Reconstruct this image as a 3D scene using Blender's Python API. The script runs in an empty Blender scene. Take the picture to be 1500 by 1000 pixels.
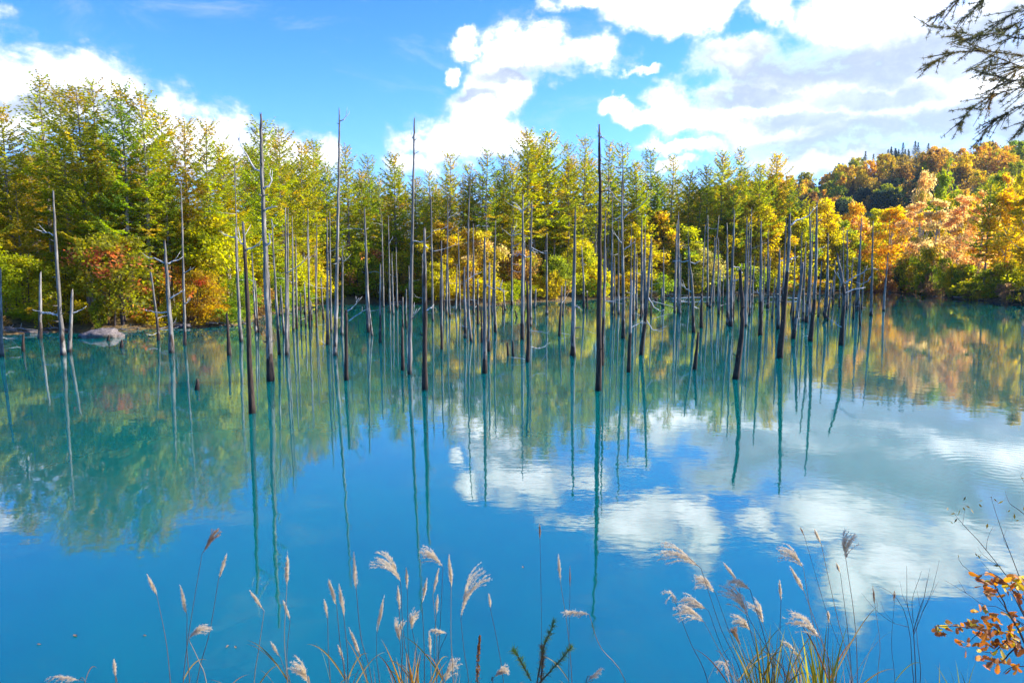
import bpy, math, random
import numpy as np
from mathutils import Vector, Matrix, Quaternion, noise as mnoise

R = math.radians
SC = bpy.context.scene
COL = SC.collection
rnd = random.Random(7)

# ------------------------------------------------------------------ camera, sky, sun, exposure
CAM_H, PITCH, F = 3.5, R(5.8), 1000.0          # metres above the water, radians down, focal length in photo pixels
cam = bpy.data.cameras.new('camera'); cam.lens = 24; cam.sensor_width = 36
cam.clip_start = 0.05; cam.clip_end = 20000
camo = bpy.data.objects.new('camera', cam); COL.objects.link(camo)
camo.location = (0, 0, CAM_H); camo.rotation_euler = (math.pi/2 - PITCH, 0, 0)
SC.camera = camo

SUN_AZ, SUN_EL = R(76), R(30)                  # clockwise from the view direction (+Y)
sl = bpy.data.lights.new('sun', 'SUN'); sl.energy = 5.0; sl.angle = R(0.6); sl.color = (1, .93, .82)
so = bpy.data.objects.new('sun', sl); COL.objects.link(so)
SDIR = Vector((math.sin(SUN_AZ)*math.cos(SUN_EL), math.cos(SUN_AZ)*math.cos(SUN_EL), math.sin(SUN_EL)))
so.rotation_euler = SDIR.to_track_quat('Z', 'Y').to_euler(); so.location = SDIR*200

SC.view_settings.view_transform = 'Standard'; SC.view_settings.look = 'None'
SC.view_settings.exposure = 1.42; SC.view_settings.gamma = 1
SC.render.engine = 'CYCLES'
cy = SC.cycles
cy.max_bounces = 8; cy.diffuse_bounces = 3; cy.glossy_bounces = 3; cy.transmission_bounces = 4
cy.transparent_max_bounces = 8; cy.use_denoising = True; cy.sample_clamp_indirect = 8
cy.caustics_reflective = False; cy.caustics_refractive = False

def pray(px, py):
    """direction through a photo pixel"""
    a, b = (px-750)/F, (500-py)/F
    c, s = math.cos(PITCH), math.sin(PITCH)
    return Vector((a, c + b*s, -s + b*c))
def gp(px, py, z=0.0):
    d = pray(px, py); t = (z-CAM_H)/d.z
    return Vector((d.x*t, d.y*t, z))
def at(px, py, Y):
    d = pray(px, py); t = Y/d.y
    return Vector((d.x*t, Y, CAM_H + d.z*t))
def azel(px, py, water=False):
    d = pray(px, py).normalized()
    if water: d.z = -d.z
    return math.atan2(d.x, d.y), math.asin(d.z)

class NT:
    """small node-tree writer"""
    def __init__(s, nt): s.nt = nt; s.n = nt.nodes; s.l = nt.links
    def new(s, t, **k):
        n = s.n.new(t)
        for a, v in k.items(): setattr(n, a, v)
        return n
    def put(s, sock, v):
        if hasattr(v, 'bl_idname') or hasattr(v, 'is_output'): s.l.new(v, sock)
        else: sock.default_value = v
    def math(s, op, *a, clamp=False):
        n = s.new('ShaderNodeMath', operation=op); n.use_clamp = clamp
        for i, v in enumerate(a): s.put(n.inputs[i], v)
        return n.outputs[0]
    def vmath(s, op, *a):
        n = s.new('ShaderNodeVectorMath', operation=op)
        for i, v in enumerate(a): s.put(n.inputs[i], v)
        return n.outputs['Value'] if op in ('LENGTH', 'DOT_PRODUCT') else n.outputs[0]
    def noise(s, vec, scale, detail=4, rough=.55, dist=0, col=False):
        n = s.new('ShaderNodeTexNoise'); s.put(n.inputs['Vector'], vec)
        n.inputs['Scale'].default_value = scale; n.inputs['Detail'].default_value = detail
        n.inputs['Roughness'].default_value = rough; n.inputs['Distortion'].default_value = dist
        return n.outputs['Color'] if col else n.outputs['Fac']
    def mix(s, fac, a, b, blend='MIX'):
        n = s.new('ShaderNodeMix', data_type='RGBA', blend_type=blend)
        s.put(n.inputs[0], fac); s.put(n.inputs[6], a); s.put(n.inputs[7], b)
        return n.outputs[2]
    def mapr(s, v, a, b, c=0., d=1., smooth=True):
        n = s.new('ShaderNodeMapRange'); n.interpolation_type = 'SMOOTHSTEP' if smooth else 'LINEAR'
        s.put(n.inputs[0], v)
        for i, q in enumerate((a, b, c, d)): n.inputs[i+1].default_value = q
        return n.outputs[0]

# ---- the sky: Nishita plus a layer of broken cumulus, laid out by compass bearing and height above the horizon
W = bpy.data.worlds.new('World'); SC.world = W; W.use_nodes = True
T = NT(W.node_tree); T.n.clear()
sky = T.new('ShaderNodeTexSky', sky_type='NISHITA', sun_disc=False, sun_elevation=SUN_EL, sun_rotation=SUN_AZ,
            altitude=500, air_density=1.0, dust_density=.3, ozone_density=2.5)
tc = T.new('ShaderNodeTexCoord'); D = tc.outputs['Generated']
sx = T.new('ShaderNodeSeparateXYZ'); T.l.new(D, sx.inputs[0])
AZ = T.math('ARCTAN2', sx.outputs[0], sx.outputs[1]); EL = T.math('ARCSINE', sx.outputs[2])
cb = T.new('ShaderNodeCombineXYZ'); T.put(cb.inputs[0], AZ); T.put(cb.inputs[1], EL)
P = cb.outputs[0]
_w1 = T.vmath('SUBTRACT', T.noise(D, 8, 2, .5, 0, True), (.5, .5, .5)); _w2 = T.vmath('SUBTRACT', T.noise(D, 24, 4, .65, 0, True), (.5, .5, .5))
P = T.vmath('ADD', P, T.vmath('MULTIPLY', _w1, (.11, .07, 0))); P = T.vmath('ADD', P, T.vmath('MULTIPLY', _w2, (.075, .05, 0)))
def blob(px, py, rx, ry, water=False):
    a0, e0 = azel(px, py, water); a1, _ = azel(px-rx, py, water); a2, _ = azel(px+rx, py, water)
    _, e1 = azel(px, py-ry, water); _, e2 = azel(px, py+ry, water)
    ra, re = max(abs(a2-a1)/2, .004), max(abs(e2-e1)/2, .004)
    n = T.new('ShaderNodeVectorMath', operation='MULTIPLY_ADD'); T.l.new(P, n.inputs[0])
    n.inputs[1].default_value = (1/ra, 1/re, 0); n.inputs[2].default_value = (-a0/ra, -e0/re, 0)
    return T.vmath('LENGTH', n.outputs[0])
def union(bs):
    d = None
    for b in bs:
        v = blob(*b)
        if d is None: d = v
        else:
            n = T.new('ShaderNodeMath', operation='SMOOTH_MIN'); T.l.new(d, n.inputs[0]); T.l.new(v, n.inputs[1])
            n.inputs[2].default_value = .25; d = n.outputs[0]
    return d
CLOUD = [(0,130,130,78),(110,135,110,76),(220,185,105,62),(320,212,95,56),(410,228,78,58),(462,222,46,40),(-150,120,160,90),
         
         (688,58,40,22),(650,102,18,19),(790,80,70,46),(868,88,62,40),(740,125,58,46),(705,165,66,46),(655,205,58,44),(620,238,50,24),(740,215,70,30),
         (868,4,70,22),(960,22,100,40),(1040,8,26,30),(945,117,24,8),
         (1135,12,56,34),(1260,20,130,60),(1090,95,75,40),(900,160,32,12),(955,172,52,17),(1010,165,70,36),(1080,180,90,50),(1200,150,170,115),(1350,120,200,150),(1520,150,170,150),
         (1010,215,60,14),(1250,240,190,30),(1700,100,200,160),(1000,240,40,10),
         (1400,770,120,80,True),(1270,875,62,72,True),(1340,835,90,55,True),(1128,785,40,26,True),(1040,785,36,46,True),(1010,745,40,34,True),(930,775,88,46,True),(1470,830,70,50,True),
         (1560,760,140,110,True),(-80,770,140,26,True)]
GREY = [(1260,140,60,16),(1400,85,110,20),(1360,185,170,18),(1180,178,60,10),(1130,140,60,10),(1440,210,190,34),(770,112,44,10),(690,140,36,8),(1230,215,150,14),(1250,690,200,22,True),(1420,720,120,26,True),(60,150,80,10)]
n1 = T.noise(D, 7.5, 7, .62, .4); n2 = T.noise(T.vmath('MULTIPLY', D, (1, 1, 1.8)), 22, 5, .6, .3)
wob = T.math('ADD', T.math('MULTIPLY', T.math('SUBTRACT', n1, .5), 1.5), T.math('MULTIPLY', T.math('SUBTRACT', n2, .5), 1.05))
dens = T.math('ADD', T.math('SUBTRACT', 1.0, union(CLOUD)), wob)
mask = T.mapr(dens, -.18, .56)
wisp = T.mapr(T.noise(T.vmath('MULTIPLY', D, (1, 1, 3)), 5, 8, .7, .6), .52, .85, 0, .42)
mask = T.math('MAXIMUM', mask, T.math('MULTIPLY', wisp, T.mapr(EL, 0, .25)))
gd = T.math('ADD', T.math('SUBTRACT', 1.0, union(GREY)), T.math('MULTIPLY', T.math('SUBTRACT', T.noise(T.vmath('MULTIPLY', D, (1, 1, 2.5)), 9, 6, .6, .3), .5), 2.2))
grey = T.math('MULTIPLY', T.mapr(gd, -1.6, .5), T.mapr(dens, .05, .6))
grey = T.math('SUBTRACT', 1.0, T.math('POWER', T.math('SUBTRACT', 1.0, grey), 1.7))
ccol = T.mix(grey, (1.0, .985, .97, 1), (.26, .272, .315, 1))
hs = T.new('ShaderNodeHueSaturation'); hs.inputs['Saturation'].default_value = 1.4; hs.inputs['Value'].default_value = 1.0
T.l.new(sky.outputs[0], hs.inputs['Color'])
CLOUD_GAIN = 11.5
cc = T.vmath('SCALE', ccol); T.l.new(T.math('MULTIPLY', T.mapr(dens, 0., 1.0, .31, 1., False), CLOUD_GAIN), cc.node.inputs['Scale'])
clear = T.mix(1.0, hs.outputs[0], T.mix(T.mapr(EL, R(7), R(27)), (.76, .93, 1.36, 1), (.36, .66, 1.36, 1)), 'MULTIPLY')
skycol = T.mix(mask, clear, cc)
bg = T.new('ShaderNodeBackground'); T.l.new(skycol, bg.inputs[0]); bg.inputs[1].default_value = .112
wo = T.new('ShaderNodeOutputWorld'); T.l.new(bg.outputs[0], wo.inputs[0])
W.cycles.sampling_method = 'MANUAL'; W.cycles.sample_map_resolution = 1024

# ------------------------------------------------------------------ materials
def mat(name):
    m = bpy.data.materials.new(name); m.use_nodes = True
    t = NT(m.node_tree); t.n.clear()
    t.out = t.new('ShaderNodeOutputMaterial')
    return m, t
def principled(t, col, rough=.8, spec=.3, normal=None):
    p = t.new('ShaderNodeBsdfPrincipled'); t.put(p.inputs['Base Color'], col)
    t.put(p.inputs['Roughness'], rough); p.inputs['Specular IOR Level'].default_value = spec
    if normal is not None: t.l.new(normal, p.inputs['Normal'])
    return p
def bump(t, h, strength, dist):
    b = t.new('ShaderNodeBump'); b.inputs['Strength'].default_value = strength; b.inputs['Distance'].default_value = dist
    t.l.new(h, b.inputs['Height']); return b.outputs[0]

def foliage_mat(name, trans=.5, rough=.6, use_obj=True, col=(.1,.1,.02,1), var=.5):
    """leaf colour comes from the object's own colour (obj.color), mixed with its second colour in large patches, with leaf-to-leaf variation"""
    m, t = mat(name)
    if use_obj:
        oi = t.new('ShaderNodeObjectInfo')
        a2 = t.new('ShaderNodeAttribute', attribute_type='OBJECT', attribute_name='second_colour')
        co = t.new('ShaderNodeTexCoord')
        nz = t.noise(co.outputs['Object'], .55, 2, .5)
        base = t.mix(t.mapr(nz, .52, .62), oi.outputs['Color'], a2.outputs['Color'])
    else: base = col
    at_ = t.new('ShaderNodeAttribute', attribute_type='GEOMETRY', attribute_name='tint')
    h = t.new('ShaderNodeHueSaturation'); t.put(h.inputs['Color'], base)
    t.put(h.inputs['Hue'], t.mapr(at_.outputs['Fac'], 0, 1, .483, .514, False))
    fr = t.math('FRACT', t.math('MULTIPLY', at_.outputs['Fac'], 7.31))
    t.put(h.inputs['Value'], t.mapr(fr, 0, 1, 1-var, 1+var, False))
    p = principled(t, h.outputs[0], rough, .25)
    tr = t.new('ShaderNodeBsdfTranslucent')
    g = t.new('ShaderNodeHueSaturation'); g.inputs['Saturation'].default_value = 1.08; g.inputs['Value'].default_value = 1.6
    t.l.new(h.outputs[0], g.inputs['Color']); t.l.new(g.outputs[0], tr.inputs[0])
    ms = t.new('ShaderNodeMixShader'); ms.inputs[0].default_value = trans
    t.l.new(p.outputs[0], ms.inputs[1]); t.l.new(tr.outputs[0], ms.inputs[2]); t.l.new(ms.outputs[0], t.out.inputs[0])
    return m
def bark_mat(name, c1, c2, scale=6, zs=.25, bstr=.6, bd=.02):
    m, t = mat(name); co = t.new('ShaderNodeTexCoord')
    v = t.vmath('MULTIPLY', co.outputs['Object'], (1, 1, zs))
    n = t.noise(v, scale, 5, .65, .3)
    c = t.mix(t.mapr(n, .35, .65), c1+(1,), c2+(1,))
    p = principled(t, c, .9, .15, bump(t, n, bstr, bd)); t.l.new(p.outputs[0], t.out.inputs[0])
    return m
def plain_mat(name, c, rough=.7, spec=.3, var=.15, scale=8, trans=0):
    m, t = mat(name); co = t.new('ShaderNodeTexCoord')
    n = t.noise(co.outputs['Object'], scale, 4, .6)
    cc = t.mix(t.mapr(n, .3, .7), tuple(x*(1-var) for x in c)+(1,), tuple(min(1, x*(1+var)) for x in c)+(1,))
    p = principled(t, cc, rough, spec)
    if trans:
        tr = t.new('ShaderNodeBsdfTranslucent'); t.l.new(cc, tr.inputs[0])
        ms = t.new('ShaderNodeMixShader'); ms.inputs[0].default_value = trans
        t.l.new(p.outputs[0], ms.inputs[1]); t.l.new(tr.outputs[0], ms.inputs[2]); t.l.new(ms.outputs[0], t.out.inputs[0])
    else: t.l.new(p.outputs[0], t.out.inputs[0])
    return m

M = {}
M['leaf'] = foliage_mat('autumn_leaves', .6)
M['needle'] = foliage_mat('larch_needles', .6, var=.55)
M['hill'] = foliage_mat('hillside_leaves', .5)
M['bark'] = bark_mat('larch_bark', (.12,.10,.085), (.33,.29,.25), 10)
M['birch'] = bark_mat('birch_bark', (.12,.11,.10), (.62,.60,.56), 5, 1.4, .3, .01)
M['twig'] = plain_mat('dark_twigs', (.05,.035,.03))
M['straw'] = plain_mat('straw_stems', (.30,.21,.11), .6)
M['stem_dark'] = plain_mat('dark_grass_stems', (.10,.075,.055), .6)
M['plume'] = plain_mat('silver_plume', (.76,.66,.48), .8, .1, .12, 40, .5)
M['plume_brown'] = plain_mat('brown_plume', (.42,.27,.15), .8, .1, .15, 40, .4)
M['blade'] = foliage_mat('grass_blades', .4, use_obj=True, var=.4)
M['oak'] = foliage_mat('oak_leaves', .4, use_obj=True, var=.55)
M['needle_dark'] = foliage_mat('dark_needles', .3, use_obj=True, var=.4)

def dead_wood():
    """weathered silver wood, flakes of dark bark left on the lower part, a wet dark band at the waterline"""
    m, t = mat('weathered_dead_wood'); co = t.new('ShaderNodeTexCoord'); O = co.outputs['Object']
    oi = t.new('ShaderNodeObjectInfo')
    v = t.vmath('ADD', O, t.vmath('SCALE', (1, 1, 1)))
    off = t.new('ShaderNodeCombineXYZ'); t.put(off.inputs[0], t.math('MULTIPLY', oi.outputs['Random'], 50.)); 
    v = t.vmath('ADD', O, off.outputs[0])
    fine = t.noise(t.vmath('MULTIPLY', v, (1, 1, .06)), 45, 6, .7, .2)
    big = t.noise(t.vmath('MULTIPLY', v, (1, 1, .3)), 5, 5, .6, .4)
    ab = t.new('ShaderNodeAttribute', attribute_type='OBJECT', attribute_name='bark_left')
    s = t.new('ShaderNodeSeparateXYZ'); t.l.new(O, s.inputs[0])
    z = s.outputs[2]
    bl = t.noise(t.vmath('MULTIPLY', v, (1, 1, .22)), 3.2, 4, .6, .6)
    silver = t.mix(t.math('ADD', t.math('MULTIPLY', t.mapr(fine, .3, .7), .6), t.math('MULTIPLY', t.mapr(bl, .45, .68), .6)), (.045, .039, .032, 1), (.38, .34, .285, 1))
    barkc = t.mix(t.mapr(fine, .35, .65), (.018, .013, .011, 1), (.10, .065, .045, 1))
    # bark_left = share of the height that still wears bark
    k = t.math('ADD', t.math('SUBTRACT', ab.outputs['Fac'], t.math('MULTIPLY', z, .22)), t.math('MULTIPLY', t.math('SUBTRACT', big, .5), 1.6))
    c = t.mix(t.mapr(k, -.04, .08), silver, barkc)
    wet = t.mapr(z, .03, .22, 1, 0)
    c = t.mix(t.math('MULTIPLY', wet, .85), c, (.012, .010, .009, 1))
    p = principled(t, c, .85, .2, bump(t, t.math('ADD', fine, t.math('MULTIPLY', big, .5)), .7, .03))
    t.l.new(p.outputs[0], t.out.inputs[0]); return m
M['dead'] = dead_wood()
M['branch'] = bark_mat('bare_branch_wood', (.28,.27,.26), (.68,.66,.62), 20, .4, .3, .005)

# ------------------------------------------------------------------ helpers
class MB:
    """collects geometry for ONE mesh"""
    def __init__(s): s.v = []; s.f = []; s.mi = []; s.t = []; s.m = 0
    def quad(s, pts, tint=.5):
        n = len(s.v); s.v += [tuple(p) for p in pts]; s.f.append(tuple(range(n, n+len(pts)))); s.mi.append(s.m); s.t.append(tint)
    def tube(s, pts, rad, sides=6, cap=True, wob=0, rg=rnd, jag=0):
        pts = [Vector(p) for p in pts]; n0 = len(s.v)
        ref = Vector((0, 1, 0)) if abs((pts[-1]-pts[0]).normalized().y) < .9 else Vector((1, 0, 0))
        for i, p in enumerate(pts):
            tg = (pts[min(i+1, len(pts)-1)] - pts[max(i-1, 0)]).normalized()
            a = tg.cross(ref).normalized(); b = tg.cross(a)
            for k in range(sides):
                w = 2*math.pi*k/sides; r = rad[i]*(1+rg.uniform(-wob, wob))
                q = p + (a*math.cos(w)+b*math.sin(w))*r
                if jag and i == len(pts)-1: q += tg*rg.uniform(-jag, jag)
                s.v.append(tuple(q))
        for i in range(len(pts)-1):
            for k in range(sides):
                a0 = n0+i*sides+k; a1 = n0+i*sides+(k+1) % sides
                s.f.append((a0, a1, a1+sides, a0+sides)); s.mi.append(s.m); s.t.append(.5)
        if cap:
            s.f.append(tuple(n0+(len(pts)-1)*sides+k for k in range(sides))); s.mi.append(s.m); s.t.append(.5)
            s.f.append(tuple(n0+k for k in reversed(range(sides)))); s.mi.append(s.m); s.t.append(.5)
    def mesh(s, name, mats, smooth=False, tint=True):
        me = bpy.data.meshes.new(name); me.from_pydata(s.v, [], s.f)
        for m in (mats if isinstance(mats, (list, tuple)) else [mats]): me.materials.append(m)
        if any(s.mi): me.polygons.foreach_set('material_index', s.mi)
        if tint:
            a = me.attributes.new('tint', 'FLOAT', 'FACE'); a.data.foreach_set('value', s.t)
        if smooth: me.polygons.foreach_set('use_smooth', [True]*len(s.f))
        me.update(); return me

def link(name, data, parent=None, loc=None, color=None, second=None):
    o = bpy.data.objects.new(name, data); COL.objects.link(o)
    if parent is not None: o.parent = parent
    if loc is not None: o.location = loc
    if color is not None:
        o.color = tuple(color)+(1,); o['second_colour'] = tuple(second if second is not None else color)
    return o
def thing(name, label, cat, loc=(0,0,0), rz=0, group=None, scale=None):
    o = link(name, None, loc=loc); o.empty_display_size = .2
    o.rotation_euler = (0, 0, rz); o['label'] = label; o['category'] = cat
    if group: o['group'] = group
    if scale is not None: o.scale = scale
    return o
def tag(o, label, cat, group=None):
    o['label'] = label; o['category'] = cat
    if group: o['group'] = group
    return o
ORD = ['first','second','third','fourth','fifth','sixth','seventh','eighth','ninth','tenth','eleventh','twelfth','thirteenth','fourteenth','fifteenth','sixteenth','seventeenth','eighteenth','nineteenth','twentieth']

# ------------------------------------------------------------------ ground and water
FAR = [(-300,522),(-100,500),(0,490),(60,488),(115,484),(180,486),(230,480),(345,478),(380,466),(420,455),(470,446),(560,443),(640,446),(720,447),(760,443),
       (830,440),(900,437),(1000,434),(1100,433),(1200,430),(1290,427),(1330,430),(1420,439),(1500,447),(1600,460),(1800,490)]
POND = [tuple(gp(*p).xy) for p in FAR] + [(26,13),(12,6.6),(6,5.3),(0,5.0),(-6,5.3),(-12,7),(-20,12.5)]
PA = np.array(POND)
def sdist(X, Y):
    """signed distance to the shoreline, positive on land"""
    d = np.full(X.shape, 1e9); ins = np.zeros(X.shape, bool)
    for (x0, y0), (x1, y1) in zip(PA, np.roll(PA, -1, 0)):
        ex, ey = x1-x0, y1-y0; t = np.clip(((X-x0)*ex+(Y-y0)*ey)/(ex*ex+ey*ey), 0, 1)
        d = np.minimum(d, np.hypot(X-x0-t*ex, Y-y0-t*ey))
        c = ((y0 > Y) != (y1 > Y))
        with np.errstate(divide='ignore', invalid='ignore'):
            ins ^= c & (X < (x1-x0)*(Y-y0)/(y1-y0+1e-12)+x0)
    return np.where(ins, -d, d)
def sstep(a, b, x): t = np.clip((x-a)/(b-a), 0, 1); return t*t*(3-2*t)
CREST = [(-60,0),(60,34),(114,44),(132,48),(165,55),(190,62),(220,68),(285,71),(400,70),(700,60)]   # hill crest height by x, at y = 380
def ground_z(X, Y):
    X = np.asarray(X, float); Y = np.asarray(Y, float)
    s = sdist(X, Y)
    lump = .22*np.sin(X*.9+1.3*np.sin(Y*.31))*np.sin(Y*.7+X*.23) + .12*np.sin(X*2.1+Y*1.7)
    far = .75*sstep(0, 2.2, s) + .9*sstep(2, 30, s) + lump*sstep(.5, 4, s)
    near = .40*s + .03*lump
    w = sstep(9, 5, Y)
    land = far*(1-w) + np.minimum(near, 1.95)*w
    under = -np.minimum(2.2, .55*(-s))
    z = np.where(s > 0, land, under)
    cx = np.interp(X + 3*np.sin(Y*.05), [c[0] for c in CREST], [c[1] for c in CREST])
    up = sstep(175, 385, Y + 6*np.sin(X*.07)) * (1-.35*sstep(400, 700, Y))
    gully = 1 - .18*np.exp(-((X-150)/22)**2)*sstep(200, 300, Y)*sstep(400, 330, Y)
    return z + .86*cx*up*gully
def gz(x, y): return float(ground_z(np.array([x]), np.array([y]))[0])

xs = np.concatenate([np.linspace(-6400, -420, 14), np.linspace(-400, -75, 26), np.arange(-72, 72, 1.1), np.linspace(73, 420, 70), np.linspace(450, 6400, 14)])
ys = np.concatenate([np.linspace(-6400, -30, 10), np.linspace(-24, -2, 10), np.arange(-1, 12, .5), np.arange(12, 145, 1.25), np.linspace(147, 420, 60), np.linspace(440, 6400, 16)])
GX, GY = np.meshgrid(xs, ys); GZ = ground_z(GX, GY)
nx, ny = len(xs), len(ys)
idx = np.arange(nx*ny).reshape(ny, nx)
faces = np.stack([idx[:-1, :-1], idx[:-1, 1:], idx[1:, 1:], idx[1:, :-1]], -1).reshape(-1, 4)
gm = bpy.data.meshes.new('ground'); gm.from_pydata(np.stack([GX, GY, GZ], -1).reshape(-1, 3).tolist(), [], faces.tolist())
gm.polygons.foreach_set('use_smooth', [True]*len(gm.polygons))
m, t = mat('bank_soil'); co = t.new('ShaderNodeTexCoord'); O = co.outputs['Object']
n = t.noise(O, .8, 6, .65); nb = t.noise(O, 6, 5, .7)
c = t.mix(t.mapr(n, .38, .62), (.055,.036,.022,1), (.17,.13,.04,1)); c = t.mix(t.mapr(nb, .4, .7), c, (.24,.15,.06,1))
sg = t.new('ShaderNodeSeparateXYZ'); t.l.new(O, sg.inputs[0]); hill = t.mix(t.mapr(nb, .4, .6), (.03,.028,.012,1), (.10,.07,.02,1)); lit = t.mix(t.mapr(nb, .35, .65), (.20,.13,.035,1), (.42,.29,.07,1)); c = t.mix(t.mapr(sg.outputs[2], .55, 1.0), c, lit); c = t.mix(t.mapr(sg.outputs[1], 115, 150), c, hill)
p = principled(t, c, .95, .1, bump(t, nb, .8, .15)); t.l.new(p.outputs[0], t.out.inputs[0])
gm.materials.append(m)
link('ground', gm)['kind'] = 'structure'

# water: milky turquoise body under a calm, slightly rippled surface
wm = bpy.data.meshes.new('water')
cx_, cy_ = PA.mean(0)
wv = [(cx_ + (x-cx_)*1.0 + (1.2 if x > cx_ else -1.2), y + (1.2 if y > cy_ else -1.2), 0) for x, y in POND]
wm.from_pydata(wv, [], [tuple(range(len(wv)))[::-1]])
m, t = mat('pond_water')
geo = t.new('ShaderNodeNewGeometry'); PW = geo.outputs['Position']
r1 = t.noise(PW, 1.6, 3, .5); r2 = t.noise(t.vmath('MULTIPLY', PW, (.35, 1, 1)), 5.0, 3, .55)
calm = t.mapr(t.noise(PW, .12, 2, .5), .35, .7, .35, 1.0)
rc = gp(1462, 690)                                # rings spreading from one spot
dist = t.vmath('LENGTH', t.vmath('SUBTRACT', PW, (rc.x, rc.y, 0)))
ring = t.math('MULTIPLY', t.math('SINE', t.math('MULTIPLY', dist, 2*math.pi/.19)), t.mapr(dist, .15, 4.2, .55, 0.))
hgt = t.math('ADD', t.math('MULTIPLY', t.math('ADD', t.math('MULTIPLY', r1, 1.0), t.math('MULTIPLY', r2, .35)), calm), t.math('MULTIPLY', ring, .055))
nm = bump(t, hgt, 1.0, .0042)
p = t.new('ShaderNodeBsdfPrincipled')
milk = t.noise(t.vmath('MULTIPLY', PW, (1, .6, 1)), .16, 4, .6, .5)
t.l.new(t.mix(t.mapr(milk, .35, .65), (.0, .112, .092, 1), (.0, .086, .090, 1)), p.inputs['Base Color'])
p.inputs['Roughness'].default_value = .012; p.inputs['IOR'].default_value = 2.3
p.subsurface_method = 'BURLEY'
p.inputs['Subsurface Weight'].default_value = 1.0; p.inputs['Subsurface Scale'].default_value = 1.6
p.inputs['Subsurface Radius'].default_value = (.4, 1.0, 1.1)
t.l.new(nm, p.inputs['Normal']); t.l.new(p.outputs[0], t.out.inputs[0])
wm.materials.append(m)
link('water', wm)['kind'] = 'structure'

# far mountain ridges behind the wood
def mountain():
    b = MB(); N = 120; rows = 9; rng = random.Random(3)
    azs = [R(-60 + 110*i/N) for i in range(N+1)]
    vs = []
    for j in range(rows):
        f = j/(rows-1)
        for i, a in enumerate(azs):
            top = 1.78*(268 + 90*mnoise.fractal(Vector((a*3.2, 1.7, 0)), 1, 2, 5) + 150*math.exp(-((a+R(36))/R(9))**2) + 45*math.exp(-((a+R(8))/R(5))**2) - 60*math.exp(-((a+R(22))/R(7))**2))
            d = 5600 - 1500*(1-f)
            h = top*(f**1.2) + 40*mnoise.fractal(Vector((a*25, f*4, 3)), 1, 2, 4)*math.sin(f*math.pi)
            vs.append((d*math.sin(a), d*math.cos(a), h-5))
    fs = [(j*(N+1)+i, j*(N+1)+i+1, (j+1)*(N+1)+i+1, (j+1)*(N+1)+i) for j in range(rows-1) for i in range(N)]
    n0 = len(vs)
    for i, a in enumerate(azs): vs.append((6100*math.sin(a), 6100*math.cos(a), -5))
    for i in range(N): fs.append(((rows-1)*(N+1)+i, (rows-1)*(N+1)+i+1, n0+i+1, n0+i))
    me = bpy.data.meshes.new('mountain'); me.from_pydata(vs, [], fs)
    m, t = mat('mountain_forest'); co = t.new('ShaderNodeTexCoord'); n = t.noise(co.outputs['Object'], .01, 8, .7)
    p = principled(t, t.mix(t.mapr(n, .35, .65), (.03,.045,.03,1), (.09,.08,.04,1)), .95, .1); t.l.new(p.outputs[0], t.out.inputs[0])
    me.materials.append(m); link('mountain', me)['kind'] = 'structure'
mountain()

# the air: one even, very thin haze over the whole scene
def haze():
    import bmesh
    bm = bmesh.new(); bmesh.ops.create_cube(bm, size=1)
    for v in bm.verts: v.co = Vector((v.co.x*13000, v.co.y*13000, -3.5 if v.co.z < 0 else HAZE_TOP))
    me = bpy.data.meshes.new('haze'); bm.to_mesh(me); bm.free()
    m, t = mat('thin_air_haze'); v = t.new('ShaderNodeVolumePrincipled')
    v.inputs['Color'].default_value = (.45, .74, 1, 1); v.inputs['Density'].default_value = HAZE_D; v.inputs['Anisotropy'].default_value = .2
    t.l.new(v.outputs[0], t.out.inputs['Volume']); me.materials.append(m)
    o = link('haze', me); o['kind'] = 'stuff'
HAZE_TOP, HAZE_D = 950.0, 7.0e-5
haze()

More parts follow.
